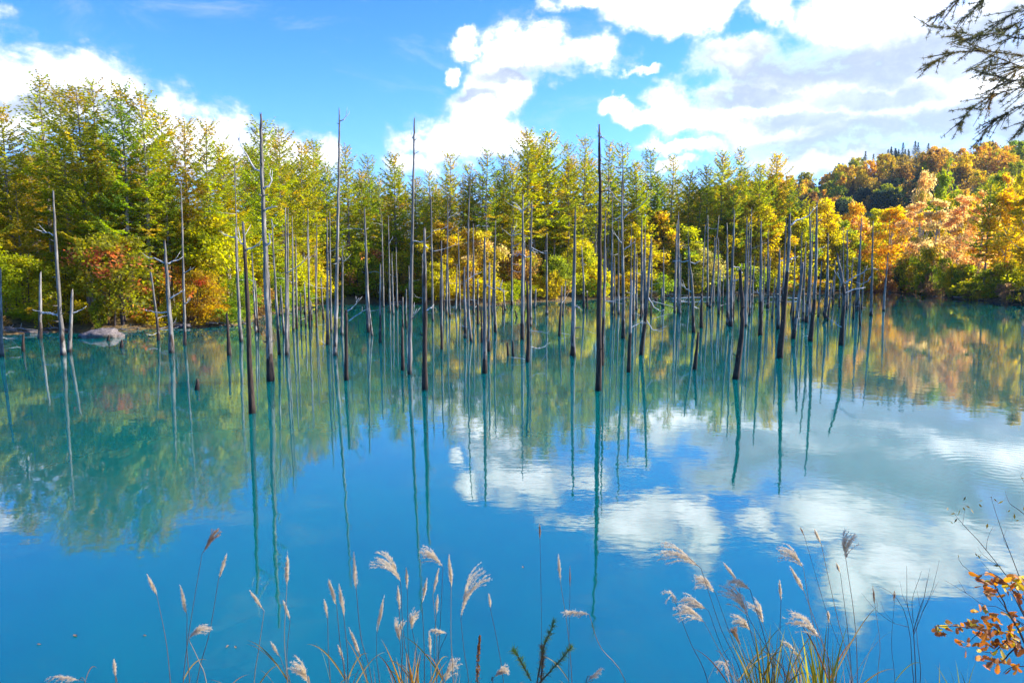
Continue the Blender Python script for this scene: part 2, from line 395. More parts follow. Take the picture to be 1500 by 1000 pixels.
# ------------------------------------------------------------------ the drowned trunks
# base x, base y, top x, top y, width (photo pixels), kinks, branches, (short name, label), bark left
H = lambda s, l: (s, l)
POLES = [
 (2,522,0,395,6.5,[],[],H('the trunk at the left edge','grey dead trunk cut by the left edge of the photo'),-.3),
 (34,515,34,490,5,[],[],None,.3),
 (59,496,59,401,6,[],[[(60,458),(72,459),(85,463)]],None,.1),
 (93,520,78,283,7.5,[(86,430)],[[(86,461),(66,457),(50,455)],[(78,345),(70,341),(64,338)]],H('the tall pale left trunk','tall pale dead trunk left of the rock, leaning left, one thin branch low down'),.0),
 (102,516,106,425,6.5,[],[[(106,459),(116,455),(127,448)]],H('the short pale left trunk','short pale dead trunk before the rock, one branch rising to its right'),.1),
 (232,499,221,400,5,[(230,470)],[],None,.2),
 (252,517,241,355,8,[(247,440)],[[(247,457),(228,457),(210,453)],[(240,385),(228,379),(214,377)],[(244,386),(256,382),(268,376)],[(249,437),(260,430),(271,424)]],H('the four-armed left trunk','grey dead trunk with four bare side arms standing before the red maples'),.1),
 (271,506,265,268,5,[(269,420)],[[(270,400),(280,394)],[(271,445),(279,438)]],None,.1),
 (336,520,332,461,6,[],[],H('the stubby post by the left cluster','stubby branchless post in the pond just left of the nearest trunk'),.8),
 (353,500,345,337,6,[(348,420)],[[(345,348),(332,345),(321,338)]],None,.1),
 (352,485,343,238,3.2,[],[],None,.0),
 (369,605,356,329,9.5,[(362,440)],[[(361,366),(372,362),(381,358)],[(357,360),(351,354),(345,346)]],H('the nearest trunk','dark straight dead trunk nearest the camera, its base lowest in the photo'),.9),
 (375,488,369,372,4,[],[],None,.2),
 (378,487,374,411,3.5,[],[],None,.2),
 (396,558,382,167,11,[(387,330),(383,230)],[[(384,252),(372,245),(358,223),(345,195)],[(387,276),(394,272),(397,262),(396,252)],[(387,361),(394,357),(396,345),(398,344)],[(386,308),(395,305),(406,303)]],H('the thick tall trunk','tall thick grey dead trunk with a long bare branch sweeping up to its left'),.25),
 (409,520,398,322,5,[],[[(399,335),(403,329)]],None,.1),
 (416,490,411,418,4,[],[],None,.1),
 (420,520,418,306,5.5,[],[[(420,400),(440,388),(452,372)]],H('the pale twin trunk','pale straight dead trunk paired closely with a thinner one at its side'),.0),
 (422,512,422,305,4,[],[],None,.0),
 (430,484,428,318,4,[],[],None,.1),
 (435,482,433,347,4,[],[],None,.1),
 (441,478,440,430,3,[],[],None,.1),
 (448,478,446,415,3.2,[],[],None,.1),
 (453,470,451,305,4,[],[[(452,380),(460,372)]],None,.1),
 (457,470,455,440,3,[],[],None,.2),
 (463,455,464,330,3.5,[],[[(464,333),(467,331),(471,330)]],None,.0),
 (480,505,479,320,5.5,[],[],None,.1),
 (485,485,483,312,4,[],[],None,.0),
 (491,521,497,161,6.5,[(493,420),(496,260)],[[(497,178),(504,175),(508,170),(512,162)],[(493,385),(497,384)]],H('the hook-tipped trunk','very tall slim dead trunk with a single twig hooking right near its tip'),.05),
 (501,490,502,362,4.5,[],[[(503,383),(507,381)]],None,.0),
 (507.5,557,507,456,6.5,[],[[(509,456),(518,449),(526,436)],[(511,470),(519,464),(529,457),(540,452)]],H('the broken post with twigs','broken dark post with two pale twigs reaching right from its top'),.7),
 (540,487,534,304,6.5,[(537,400)],[],H('the plain grey trunk','plain grey dead trunk with a blunt top, alone right of the broken twiggy post'),.15),
 (545,492,537,420,3.5,[],[],None,.1),
 (557,502,557,385,4.5,[],[],None,.3),
 (571,457,569,317,3.2,[],[[(570,357),(573,351),(576,348)]],None,.0),
 (576,460,574,372,3.5,[],[],None,.0),
 (590,542,589,480,5.5,[],[],None,.8),
 (590,478,590,435,2.6,[],[],None,.1),
 (595,480,595,422,3.2,[],[],None,.2),
 (600,548,607,176,7,[(602,430),(606,240)],[[(604,353),(612,354),(618,354)],[(606,203),(603,201)],[(601,470),(606,462)]],H('the needle-tipped trunk','very tall dark dead trunk narrowing to a needle tip, close left of a stout one'),.15),
 (622.5,571,622,336,9,[],[[(622,360),(628,364)],[(624,455),(634,450)]],H('the stout snapped trunk','stout dark dead trunk snapped off flat, second nearest the camera left of centre'),.85),
 (634,470,631,277,3.8,[],[[(632,338),(644,336),(655,333)],[(633,368),(650,365),(672,357)]],None,.0),
 (647,512,647,378,4.2,[],[],None,.2),
 (654,460,656,290,3.6,[],[[(656,320),(664,315)],[(655,340),(668,330)],[(656,312),(661,307)]],None,.0),
 (659,464,656,387,3,[],[],None,.1),
 (674,455,671,332,2.8,[],[],None,.0),
 (682,495,680,392,5.2,[],[[(682,412),(692,405),(706,398)]],H('the post with a bent arm','short grey post left of centre, one pale arm bending up to its right'),.2),
 (690,500,689,255,4.2,[(686,440),(686,340)],[],None,.1),
 (694,460,693,327,4,[],[],None,.1),
 (700,475,700,409,4,[],[],None,.5),
 (706,502,705,450,3.5,[],[],None,.6),
 (710,547,710,347,7.5,[],[[(711,420),(717,418)]],H('the blunt trunk left of centre','thick blunt grey dead trunk, the nearest to the camera left of the middle gap'),.25),
 (716,515,717,386,5,[],[],None,.2),
 (726,487,726,325,4.8,[(724,420)],[[(727,421),(734,424),(740,428)],[(733,424),(735,414)]],None,.1),
 (737,460,736,445,3,[],[],None,.4),
 (744,520,743,504,4,[],[],None,.8),
 (752,521,751,500,4,[],[],None,.7),
 (750,447,749.5,330,3.6,[],[[(750,346),(742,340),(733,333)],[(750,342),(755,332),(757,322)],[(750,344),(760,338),(768,334)],[(750,345),(764,343),(775,348)],[(750,362),(755,359),(760,358)],[(751,375),(757,370),(758,362)],[(751,387),(761,388)],[(751,396),(757,398),(764,399)]],H('the many-twigged thin trunk','thin pale far trunk bearing many curled bare twigs, near the picture centre'),.0),
 (757,465,755,455,3,[],[],None,.5),
 (765,497,766,286,6,[],[[(766,310),(757,300),(750,296)],[(765,312),(758,305),(748,300)],[(767,308),(772,303),(777,299)],[(766,374),(761,372),(757,376)],[(767,374),(772,377),(776,374)]],H('the antlered centre trunk','pale dead trunk at picture centre with short antler-like branches near its top'),.2),
 (773,530,772,415,6.5,[(774,480)],[],None,.8),
 (777,478,779,295,5,[(777,400)],[[(778,362),(787,367),(797,371)],[(778,366),(788,371)]],None,.15),
 (801,460,801,342,3.8,[],[[(801,371),(795,371)]],None,.0),
 (819.5,492,823,422,4.5,[],[],None,.4),
 (839,521,842.5,306,8.5,[],[[(841,450),(846,447)]],H('the smooth slate trunk','smooth slate-grey dead trunk with a flat top, left of the darkest tall one'),.1),
 (855,450,852,362,4,[(855,420)],[[(854,386),(859,388)]],None,.3),
 (860,452,860,427,3,[],[],None,.4),
 (877,572,878,186,10,[(878,400),(879,300)],[[(879,200),(874,199)],[(879,201),(883,200)],[(878,235),(882,234)]],H('the darkest tall trunk','tallest black-barked dead trunk right of the picture centre, standing alone against the sky'),1.6),
 (882,535,887,309,5.5,[(885,420)],[],None,.4),
 (897,460,897,282,3.4,[],[],None,.1),
 (906,460,906,320,3.4,[],[],None,.1),
 (913,495,912.5,245,6,[(913,420),(911,320)],[[(912,296),(904,292),(896,281),(889,274)],[(913,297),(920,296),(922,300)],[(914,320),(922,311),(936,304),(955,282)],[(911,314),(903,321),(895,328)],[(912,358),(905,349),(897,339)],[(914,366),(922,360),(930,354)]],H('the trunk with crossed arms','grey dead trunk with several long arms crossing, just right of the darkest tall one'),.3),
 (921,545,925,410,6.5,[(924,460)],[[(925,480),(934,475),(941,470)]],None,.35),
 (927,470,930,352,6,[],[],None,.2),
 (940,460,940,320,5,[],[],None,.1),
 (944,455,945,330,4.5,[],[],None,.1),
 (939,520,954,350,6.5,[(948,438)],[[(950,436),(958,450),(968,456)],[(948,470),(956,482),(968,485)]],H('the elbowed leaning trunk','dead trunk leaning right from the water then turning upright at an elbow'),.5),
 (972,450,972,362,3,[],[],None,.1),
 (988,457,991,330,4,[],[],None,.0),
 (994,458,994,312,5,[],[[(994,440),(1003,441)]],None,.1),
 (1016,487,1009,362,5.5,[(1014,420),(1010,385)],[[(1010,382),(998,383),(985,381)],[(1010,383),(1018,386),(1026,381)],[(1013,428),(1004,422),(998,416)],[(1014,448),(1024,452)]],H('the trunk with level arms','dead trunk with a thin black upper half and level bare arms, right of the gap'),.3),
 (1017.5,541,1023,488,6,[],[],None,.9),
 (1027,480,1028,431,5.5,[],[[(1026,440),(1022,447)]],None,.4),
 (1040,450,1053,318,4,[],[],None,.1),
 (1066,475,1065,330,5,[],[],None,.1),
 (1070,478,1076,311,6,[],[[(1072,392),(1084,391)],[(1072,412),(1088,408)]],None,.2),
 (1077.5,555,1084,395,9.5,[(1086,490),(1087,450)],[[(1087,400),(1084,396),(1083,392)]],H('the crooked dark trunk','crooked thick dark trunk low in the water, nearest on the right half'),1.1),
 (1092,478,1094,320,5,[],[],None,.1),
 (1098,462,1101,305,3.6,[],[],None,.1),
 (1114,491,1115,327,6.5,[],[[(1114,429),(1106,428)]],None,.5),
 (1125,450,1125,340,5,[],[],None,.1),
 (1140,482,1142,367,6,[],[[(1142,383),(1147,381)]],None,.2),
 (1142,524,1157,314,9.5,[(1149,450),(1155,370)],[[(1158,330),(1168,322),(1182,317),(1197,302)],[(1157,380),(1164,376)]],H('the slanting black trunk','black dead trunk slanting right, one thick limb rising from its broken top'),.8),
 (1162,496,1176,385,7,[(1170,440)],[],None,.2),
 (1176,470,1180,360,4.5,[],[],None,.1),
 (1181,472,1186,305,5.5,[(1187,400)],[],None,.2),
 (1187,500,1197,297,7,[(1194,420)],[],H('the tall thin-topped trunk','tall dead trunk thinning to a bare whip, right of the slanting black one'),.5),
 (1210,467,1213,345,5.5,[(1208,458),(1211,440)],[],None,.3),
 (1220,447,1221,405,3.2,[],[],None,.2),
 (1232,506,1227,374,7.5,[(1236,440),(1234,415)],[[(1238,415),(1252,405),(1275,393)],[(1234,412),(1228,404),(1226,398)],[(1235,430),(1252,424),(1268,421)],[(1234,480),(1224,474),(1216,470)]],H('the forked claw trunk','forked claw-shaped dark trunk at the right end of the dense cluster'),.6),
 (1241,450,1241,337,4.5,[],[],None,.1),
 (1236,440,1235,332,2.8,[],[],None,.1),
 (1250,467,1251,440,3.5,[],[],None,1.2),
 (1256,455,1262,320,5,[],[],None,.1),
 (1260,478,1259,440,3,[],[],None,.3),
 (1276,462,1279,325,5,[],[[(1278,393),(1284,394)],[(1277,404),(1270,412),(1258,418)]],H('the straight right trunk','straight grey trunk in open water, second from last on the right'),.1),
 (1294,455,1301,370,4.2,[],[],H('the last trunk on the right','thin dull trunk leaning right, the last one before the dark right bank'),.1),
]
# thin far ones of the dense right-hand cluster and the middle
rg = random.Random(21)
for lo, hi, yb0, yb1, n in ((395,480,455,482,9),(560,700,448,470,8),(700,830,448,470,5),(880,960,445,470,9),(965,1060,442,462,7),(1040,1130,440,470,12),(1130,1215,438,470,14),(1215,1270,438,455,6)):
    for k in range(n):
        x = lo+(hi-lo)*(k+rg.uniform(.1,.9))/n; yb = rg.uniform(yb0, yb1)
        ln = rg.choice((30,55,75,95,120))*rg.uniform(.8,1.25)
        POLES.append((x, yb, x+rg.uniform(-3,4)+(x-750)*.006, yb-ln, rg.uniform(2.4,3.8), [], [], None, rg.choice((0,0,.1,.3))))

def spline(pts, n):
    """Catmull-Rom through 3D points"""
    if len(pts) == 2: return [pts[0].lerp(pts[1], i/n) for i in range(n+1)]
    q = [pts[0]*2-pts[1]]+pts+[pts[-1]*2-pts[-2]]; out = []
    segs = len(pts)-1
    for i in range(n+1):
        u = i/n*segs; k = min(int(u), segs-1); f = u-k
        a, b, c, d = q[k:k+4]
        out.append(.5*((2*b)+(c-a)*f+(2*a-5*b+4*c-d)*f*f+(3*b-a-3*c+d)*f**3))
    return out

def pole(spec, label, seed):
    xb, yb, xt, yt, w, kinks, brs, hero, bark = spec
    rg = random.Random(seed)
    base = gp(xb, yb); Y = base.y; mpp = Y/F*1.03
    th = thing('dead_tree', label, 'dead tree', base, 0, 'dead trunks standing in the pond')
    kp = sorted(kinks, key=lambda k: -k[1])
    pts = [base]+[at(k[0], k[1], Y) for k in kp]+[at(xt, yt, Y)]
    pts = [p-base for p in pts]
    Hh = pts[-1].z
    first = (pts[1]-pts[0]).normalized()
    pts = [pts[0]-first*1.1]+pts
    n = max(10, int(Hh*3.2)+5)
    path = spline(pts, n)
    r0 = max(w*mpp/2*.88, .02)
    rt = r0*(.62 if Hh < 2.5 else .5 if Hh < 5 else .36)
    rad = []
    for i, q in enumerate(path):
        f = max(0, q.z/max(Hh, .1)); r = r0+(rt-r0)*f
        if i >= n-1 and Hh > 4: r *= .8
        r *= 1+.22*math.exp(-max(q.z, 0)*2.2)
        rad.append(r*(1+rg.uniform(-.05, .05)))
        if 0 < i < n: q += Vector((rg.uniform(-1,1), rg.uniform(-1,1), 0))*r0*.14
    b = MB(); b.tube(path, rad, 9 if w > 5 else 6, wob=.07, rg=rg, jag=min(.25, r0*1.6))
    # broken branch stubs
    for k in range(int(Hh*(1.6 if w > 5 else 1.1))):
        q = path[rg.randrange(2, n)];
        if q.z < .5: continue
        a = rg.uniform(0, 6.28); L = r0*rg.uniform(1.2, 3.2)
        d = Vector((math.cos(a), math.sin(a), rg.uniform(-.1,.5)))
        rr = r0*rg.uniform(.12,.22)
        b.tube([q, q+d*L*.6, q+d*L+Vector((0,0,.02))], [rr*1.2, rr, rr*.5], 5, rg=rg)
    o = link('trunk', b.mesh('dead_trunk', M['dead'], smooth=True, tint=False), th); o['bark_left'] = bark
    # long bare branches
    br = []
    for pl in brs:
        dy = rg.uniform(-.6, .6); L = len(pl)-1
        pp = [at(x, y, Y+dy*(i/L)*abs(pl[-1][0]-pl[0][0])*mpp)-base for i, (x, y) in enumerate(pl)]
        br.append((pp, max(.014, min(.055, r0*.34))))
    auto = 0 if brs else (rg.choice((1,2,3,4)) if Hh > 2.5 else rg.choice((0,0,1)))
    for k in range(auto):
        q = path[rg.randrange(int(n*.3), n)]; a = rg.uniform(0, 6.28); L = rg.uniform(.4, 1.3)
        d = Vector((math.cos(a), math.sin(a), rg.uniform(-.25,.35)))
        br.append(([q, q+d*L*.5+Vector((0,0,rg.uniform(-.06,.1))), q+d*L+Vector((0,0,rg.uniform(-.1,.25)))], max(.011, r0*.18)))
    for pp, rr in br:
        b = MB(); s = spline([p.copy() for p in pp], 7)
        for i in range(1, 7): s[i] += Vector((rg.uniform(-1,1), rg.uniform(-1,1), rg.uniform(-1,1)))*rr*.8
        b.tube(s, [rr*(1-.8*i/7) for i in range(8)], 5, rg=rg)
        for k in range(rg.choice((1,2,3))):
            i = rg.randrange(3, 7); d = (s[i]-s[i-1]).normalized()+Vector((rg.uniform(-.7,.7), rg.uniform(-.7,.7), rg.uniform(-.3,.8)))
            L = rg.uniform(.12,.35)
            b.tube([s[i], s[i]+d*L*.5, s[i]+d*L+Vector((0,0,.03))], [rr*.35, rr*.28, rr*.12], 4, rg=rg)
        link('branch', b.mesh('dead_branch', M['branch'], smooth=True, tint=False), th)
    return th

def neighbours(items, heroes):
    """label text for lesser things by counting from the nearest described trunk"""
    pass
heroes = sorted([(p[0], p[7][0]) for p in POLES if p[7]])
gaps = {}
for i, p in enumerate(POLES):
    if p[7]: continue
    left = [h for h in heroes if h[0] <= p[0]]
    k = left[-1] if left else heroes[0]
    right = [h for h in heroes if h[0] > p[0]]
    # count from whichever described trunk is nearer
    if right and right[0][0]-p[0] < p[0]-k[0]: gaps.setdefault((right[0][1], 'left'), []).append((right[0][0]-p[0], i))
    else: gaps.setdefault((k[1], 'right'), []).append((p[0]-k[0], i))
PLAB = {}
for (nm, side), ls in gaps.items():
    for o_, (dx, i) in enumerate(sorted(ls)):
        p = POLES[i]; hgt = p[1]-p[3]
        ad = 'low stump' if hgt < 28 else 'short slim post' if hgt < 70 else 'slim dead trunk' if hgt < 125 else 'tall slim dead trunk'
        PLAB[i] = f"{ad}, {ORD[o_]} to the {side} of {nm}"
for i, p in enumerate(POLES):
    pole(p, p[7][1] if p[7] else PLAB[i], 100+i)
LAND = sorted(heroes)          # landmarks for describing the trees behind

# ------------------------------------------------------------------ living trees
def larch_meshes(seed, crown0=.3, width=.17, nb=80, sparse=1.0, q=.22, Hh=16.0, droop=.12, tip=.6):
    """a larch 16 m tall: tapered trunk with its limbs, and needle tufts in flat sprays along side twigs"""
    rg = random.Random(seed); tr = MB(); cr = MB()
    lean = Vector((rg.uniform(-.25,.25), rg.uniform(-.25,.25), 0)); n = 14
    path = [Vector((math.sin(i*.7+seed)*.05, math.cos(i*.9+seed)*.05, -.6+(Hh+.6)*i/n))+lean*(i/n)**2 for i in range(n+1)]
    tr.tube(path, [.17*(1-.93*(i/n))+.012 for i in range(n+1)], 7, rg=rg)
    def axis(z): 
        u = (z+.6)/(Hh+.6)*n; k = min(int(u), n-1); return path[k].lerp(path[k+1], u-k)
    gap_az = rg.uniform(0, 6.28)
    for k in range(nb):
        f = ((k//5)*5+2.5+rg.uniform(-.9,.9))/nb if rg.random() < .8 else (k+rg.random())/nb; f = min(.995, f)**.9
        z = Hh*(crown0+(1-crown0)*f)*.995
        p0 = axis(min(z, Hh-.05)); az = k*1.2566+(k//5)*.7+rg.uniform(-.35,.35)
        env = min(1, .45+f*3.2)*(1-f)**tip*(.75+.35*math.sin(k*.37+seed*1.7))
        L = Hh*width*env*rg.uniform(.5,1.25)+.38
        if math.cos(az-gap_az) > .75 and rg.random() < .5: L *= .5
        up = -droop+.95*f**1.5+rg.uniform(-.14,.14)
        d = Vector((math.cos(az), math.sin(az), 0))
        m_ = 5; bp = [p0+d*L*(i/m_)+Vector((0,0, up*L*(i/m_)+.16*L*(i/m_)**2-.10*L*math.sin(math.pi*i/m_))) for i in range(m_+1)]
        tr.tube(bp, [max(.006, .034*(1-f*.6)*(1-.85*i/m_)) for i in range(m_+1)], 4, cap=False, rg=rg)
        if rg.random() > sparse: continue
        tint0 = rg.random()
        side = Vector((-d.y, d.x, 0))
        ns = max(4, int(L/.10))
        for i in range(ns):
            u = .18+.82*(i+rg.random())/ns
            c = bp[min(int(u*m_), m_-1)].lerp(bp[min(int(u*m_), m_-1)+1], u*m_-int(min(u*m_, m_-.001)))
            for sgn in (-1, 1, 0):
                Lt = L*.34*(1-u*.55)*rg.uniform(.5,1.2) if sgn else .1
                nq = max(1, int(Lt/.14))
                for j in range(nq):
                    w_ = (j+rg.random())/nq
                    cc = c+(side*sgn*.85+d*.5)*Lt*w_+Vector((0,0,-.25*Lt*w_**2+rg.uniform(-.06,.06)))
                    a = (side*sgn+d*rg.uniform(.2,1.1)+Vector((0,0,rg.uniform(-.5,.3)))).normalized()
                    bb = a.cross(Vector((rg.uniform(-1,1), rg.uniform(-1,1), rg.uniform(-.2,1)))).normalized()
                    l_ = q*rg.uniform(.6,1.25); h_ = q*rg.uniform(.2,.42)
                    cr.quad([cc-a*l_, cc-bb*h_+a*l_*.1, cc+a*l_, cc+bb*h_-a*l_*.1], min(1, max(0, tint0*.6+rg.random()*.4)))
    return tr.mesh('larch_trunk', M['bark'], tint=False), cr.mesh('larch_crown', M['needle'])

def leafy_meshes(seed, Hh=5.0, wid=4.0, stems=3, nleaf=2600, leaf=.16, crown0=.12, clumps=14, bark='twig', trunk_r=.05, tall=False, name='tree', hillm=False):
    """a broadleaf tree or shrub: stems with limbs to every leaf clump, leaves spread through uneven clumps"""
    rg = random.Random(seed); tr = MB(); cr = MB()
    cl = []
    for k in range(clumps):
        f = (k+.5)/clumps; a = k*2.4+rg.uniform(-.5,.5)
        z = Hh*(crown0+(1-crown0)*(f**(.8 if tall else .65)))
        prof = math.sin(math.pi*min(1, .12+.80*f))**.8 if not tall else math.sin(math.pi*(.15+.8*f))
        r = wid*.5*prof*rg.uniform(.25,.95)
        cl.append((Vector((math.cos(a)*r, math.sin(a)*r, z*rg.uniform(.88,1.0))), wid*rg.uniform(.13,.24)*(1-.35*f), rg.random()))
    bases = [Vector((rg.uniform(-1,1), rg.uniform(-1,1), 0))*wid*.07*(stems > 1) for _ in range(stems)]
    tops = []
    for s in range(stems):
        tp = bases[s]+Vector((rg.uniform(-.1,.1)*wid, rg.uniform(-.1,.1)*wid, Hh*rg.uniform(.7,.95)))
        pts = spline([bases[s]-Vector((0,0,.5)), bases[s]+(tp-bases[s])*.5+Vector((rg.uniform(-1,1), rg.uniform(-1,1), 0))*wid*.04, tp], 6)
        tr.tube(pts, [trunk_r*(1-.85*i/6) for i in range(7)], 6, rg=rg); tops.append(pts)
    for c, r, tn in cl:
        pts = tops[rg.randrange(stems)]; z = c.z*.68
        st = min(pts, key=lambda q: abs(q.z-z))
        tr.tube([st, st.lerp(c, .5)+Vector((0,0,-.04*Hh)), c], [trunk_r*.4, trunk_r*.28, trunk_r*.1], 4, cap=False, rg=rg)
    for k in range(nleaf):
        c, r, tn = cl[rg.randrange(len(cl))]
        u = Vector((rg.gauss(0,1), rg.gauss(0,1), rg.gauss(0,.8))).normalized()
        p = c+u*r*(rg.random()**.45)*rg.uniform(.8,1.25)
        if p.z < .05: p.z = rg.uniform(.05,.4)
        a = (u+Vector((rg.uniform(-1,1), rg.uniform(-1,1), rg.uniform(-1,1)))).normalized()
        b = a.cross(Vector((rg.uniform(-1,1), rg.uniform(-1,1), rg.uniform(-1,1)))).normalized()
        l_ = leaf*rg.uniform(.6,1.25); w_ = l_*rg.uniform(.45,.75)
        cr.quad([p-a*l_, p-b*w_, p+a*l_, p+b*w_], min(1, max(0, tn*.6+rg.random()*.4)))
    if hillm:
        n0 = len(tr.f); mb = MB(); mb.v = tr.v+cr.v; off = len(tr.v)
        mb.f = tr.f+[tuple(i+off for i in f) for f in cr.f]; mb.t = tr.t+cr.t; mb.mi = [1]*len(tr.f)+[0]*len(cr.f); mb.m = 1
        return mb.mesh('hill_'+name, [M['hill'], M['twig']])
    return tr.mesh(name+'_trunk', M[bark], tint=False), cr.mesh(name+'_crown', M['leaf'])

def spruce_mesh(seed, Hh=12.0, wid=.2, q=.4, hillm=True):
    rg = random.Random(seed); b = MB(); b.m = 1
    b.tube([Vector((0,0,-1)), Vector((0,0,Hh*.6)), Vector((0,0,Hh))], [.16,.09,.02], 5)
    b.m = 0
    for k in range(120):
        f = (k+rg.random())/120; z = Hh*(.1+.9*f); L = Hh*wid*(1-f)**.85*rg.uniform(.6,1.15)+.15; a_ = k*2.4+rg.uniform(-.5,.5)
        d = Vector((math.cos(a_), math.sin(a_), -.25)); s = Vector((-d.y, d.x, 0))
        for j in range(5):
            c = Vector((0,0,z))+d*L*(.25+.75*(j+rg.random())/5)
            a = (d+s*rg.uniform(-1,1)+Vector((0,0,rg.uniform(-.4,.1)))).normalized(); bb = a.cross(Vector((rg.uniform(-1,1),rg.uniform(-1,1),1))).normalized()
            l_ = q*rg.uniform(.6,1.2); h_ = q*rg.uniform(.25,.45)
            b.quad([c-a*l_, c-bb*h_, c+a*l_, c+bb*h_], rg.random())
    b.mi = b.mi; b.m = 1
    return b.mesh('hill_conifer', [M['hill'], M['bark']])

def grow(name, cat, label, meshes, parts, pos, sc, rz, c1, c2=None, group=None, sz=None):
    th = thing(name, label, cat, pos, rz, group, (sc, sc, sz or sc))
    link(parts[0], meshes[0], th)
    link(parts[1], meshes[1], th, color=c1, second=c2)
    return th

LARCH_F = [larch_meshes(10+i, .20, .19, 175, .99, .125, tip=.48) for i in range(4)]           # full crowns, finer (near left)
LARCH_S = [larch_meshes(30+i, .42, .135, 110, .92, .13, tip=.5) for i in range(3)]          # thin, gappy tops
LARCH_M = [larch_meshes(50+i, .36, .165, 145, .98, .14, tip=.5) for i in range(4)]         # ordinary
OLIVE = (.33,.35,.014); GOLDEN = (.46,.34,.014); GREEN = (.20,.26,.018); YEL = (.50,.43,.022); ORNG = (.62,.42,.035); PEACH = (.68,.47,.18)
RED = (.56,.17,.07); LIME = (.25,.32,.03); RUST = (.36,.23,.06); TAN = (.36,.22,.10); PALE = (.42,.36,.10); DKGR = (.035,.055,.022)

SX = [f[0] for f in FAR]; SYp = [f[1] for f in FAR]
def shoreY(px): return gp(px, float(np.interp(px, SX, SYp))).y
def near_landmark(px):
    d, nm = min((abs(px-h[0]), h[1]) for h in LAND)
    h = [q for q in LAND if q[1] == nm][0][0]
    return nm, ('directly behind' if d < 9 else 'right of' if px > h else 'left of')
# the larches whose tops make the skyline: top x, top y, metres behind the shore, kind, colour
SKY = [(6,160,5,'M',OLIVE),(60,114,9,'S',OLIVE),(88,132,6,'F',OLIVE),(112,128,4,'F',OLIVE),(133,120,10,'S',OLIVE),(176,128,5,'F',GREEN),(207,138,4,'F',OLIVE),(238,165,8,'M',OLIVE),
 (268,178,5,'F',GOLDEN),(300,182,4,'F',OLIVE),(324,212,6,'M',OLIVE),(384,182,5,'F',OLIVE),(408,190,9,'F',OLIVE),(440,212,6,'F',OLIVE),(458,208,10,'M',OLIVE),(476,240,4,'M',GREEN),(507,216,9,'S',OLIVE),(541,230,14,'S',GREEN),
 (578,228,6,'M',OLIVE),(556,262,12,'S',GREEN),(630,252,12,'S',OLIVE),(657,226,9,'S',OLIVE),(688,243,14,'S',OLIVE),(712,220,8,'S',GREEN),(737,228,12,'S',OLIVE),(752,240,6,'M',OLIVE),(776,194,6,'M',OLIVE),(801,196,8,'M',OLIVE),(829,212,12,'S',OLIVE),(854,204,7,'S',OLIVE),
 (893,212,8,'S',GREEN),(915,213,10,'S',OLIVE),(934,238,6,'M',OLIVE),(956,220,8,'S',GREEN),(985,230,10,'S',OLIVE),(1010,252,8,'M',OLIVE),(1037,244,6,'M',OLIVE),(1060,224,6,'M',OLIVE),(1086,220,12,'S',GREEN),(1112,243,5,'M',OLIVE),(1136,228,8,'M',GOLDEN),(1160,264,5,'M',GREEN),(1182,294,4,'M',OLIVE)]
rg = random.Random(5)
KIND = {'F': LARCH_F, 'S': LARCH_S, 'M': LARCH_M}
KW = {'F': 'full bushy', 'S': 'thin open-topped', 'M': 'upright'}
cnt = {}
def jit(c, v=.18): 
    k = 1+rg.uniform(-v, v); return (c[0]*k*(1+rg.uniform(-.1,.1)), c[1]*k, c[2]*k)
def larch(px, py, off, kind, colr, label, group):
    Y = shoreY(px)+off; top = at(px, py, Y); z0 = gz(top.x, Y)
    h = top.z-z0; mm = rg.choice(KIND[kind])
    s = h/16.0; w = s*(1 if h > 12 else 1.1)
    return grow('larch_tree', 'larch', label, mm, ('trunk', 'crown'), (top.x, Y, z0), w, rg.uniform(0, 6.28), jit(colr), jit(GOLDEN), group, s)
labs = {}
for px, py, off, kd, c in SKY:
    nm, rel = near_landmark(px); labs.setdefault((nm, rel), []).append((abs(px-[q for q in LAND if q[1] == nm][0][0]), px))
for px, py, off, kd, c in SKY:
    nm, rel = near_landmark(px); ls = sorted(labs[(nm, rel)]); i = [q[1] for q in ls].index(px)
    lab = f"{KW[kd]} larch on the skyline {rel} {nm}" if len(ls) == 1 else f"{KW[kd]} larch, {ORD[i]} skyline top {rel} {nm}"
    larch(px, py, off, kd, c, lab, 'skyline larches on the far bank')
sk = sorted((s[0], s[1]) for s in SKY)
def skyline(px): return float(np.interp(px, [s[0] for s in sk], [s[1] for s in sk]))
# lower larches that fill the wood behind and between them
N = 125
for k in range(N):
    px = -60+1250*(k+rg.random())/N
    off = rg.uniform(4, 30) if px > 340 else rg.uniform(3, 20)
    py = skyline(px)+rg.uniform(16, 62)*(1 if px > 0 else .4)+(rg.uniform(35, 110) if px < 330 else 0)
    larch(px, min(py, 330), off, rg.choice('MMSS' if px > 340 else 'MMFS'), rg.choice((OLIVE, OLIVE, GREEN, GOLDEN)), 'slender larch inside the far wood, its top lost below the skyline', 'larches within the far wood')
for px in (-75, -140, -220, -330):
    larch(px, 150, 6, 'M', OLIVE, 'larch beyond the left edge of the photo', 'larches beyond the left edge')

# ---- broadleaf shrubs and small trees along the shore
BUSH = [leafy_meshes(70+i, 5, 4.6, 5, 6000, .098, .06, 26) for i in range(3)]
TREE = [leafy_meshes(80+i, 8, 5.0, 2, 5500, .13, .2, 24, 'twig', .09, True) for i in range(3)]
BIRCH = [leafy_meshes(90+i, 10, 3.8, 2, 4800, .12, .25, 24, 'birch', .085, True, 'birch') for i in range(3)]
SMALL = [leafy_meshes(95+i, 2, 2.6, 6, 1500, .09, .03, 14, 'twig', .02, name='shrub') for i in range(3)]
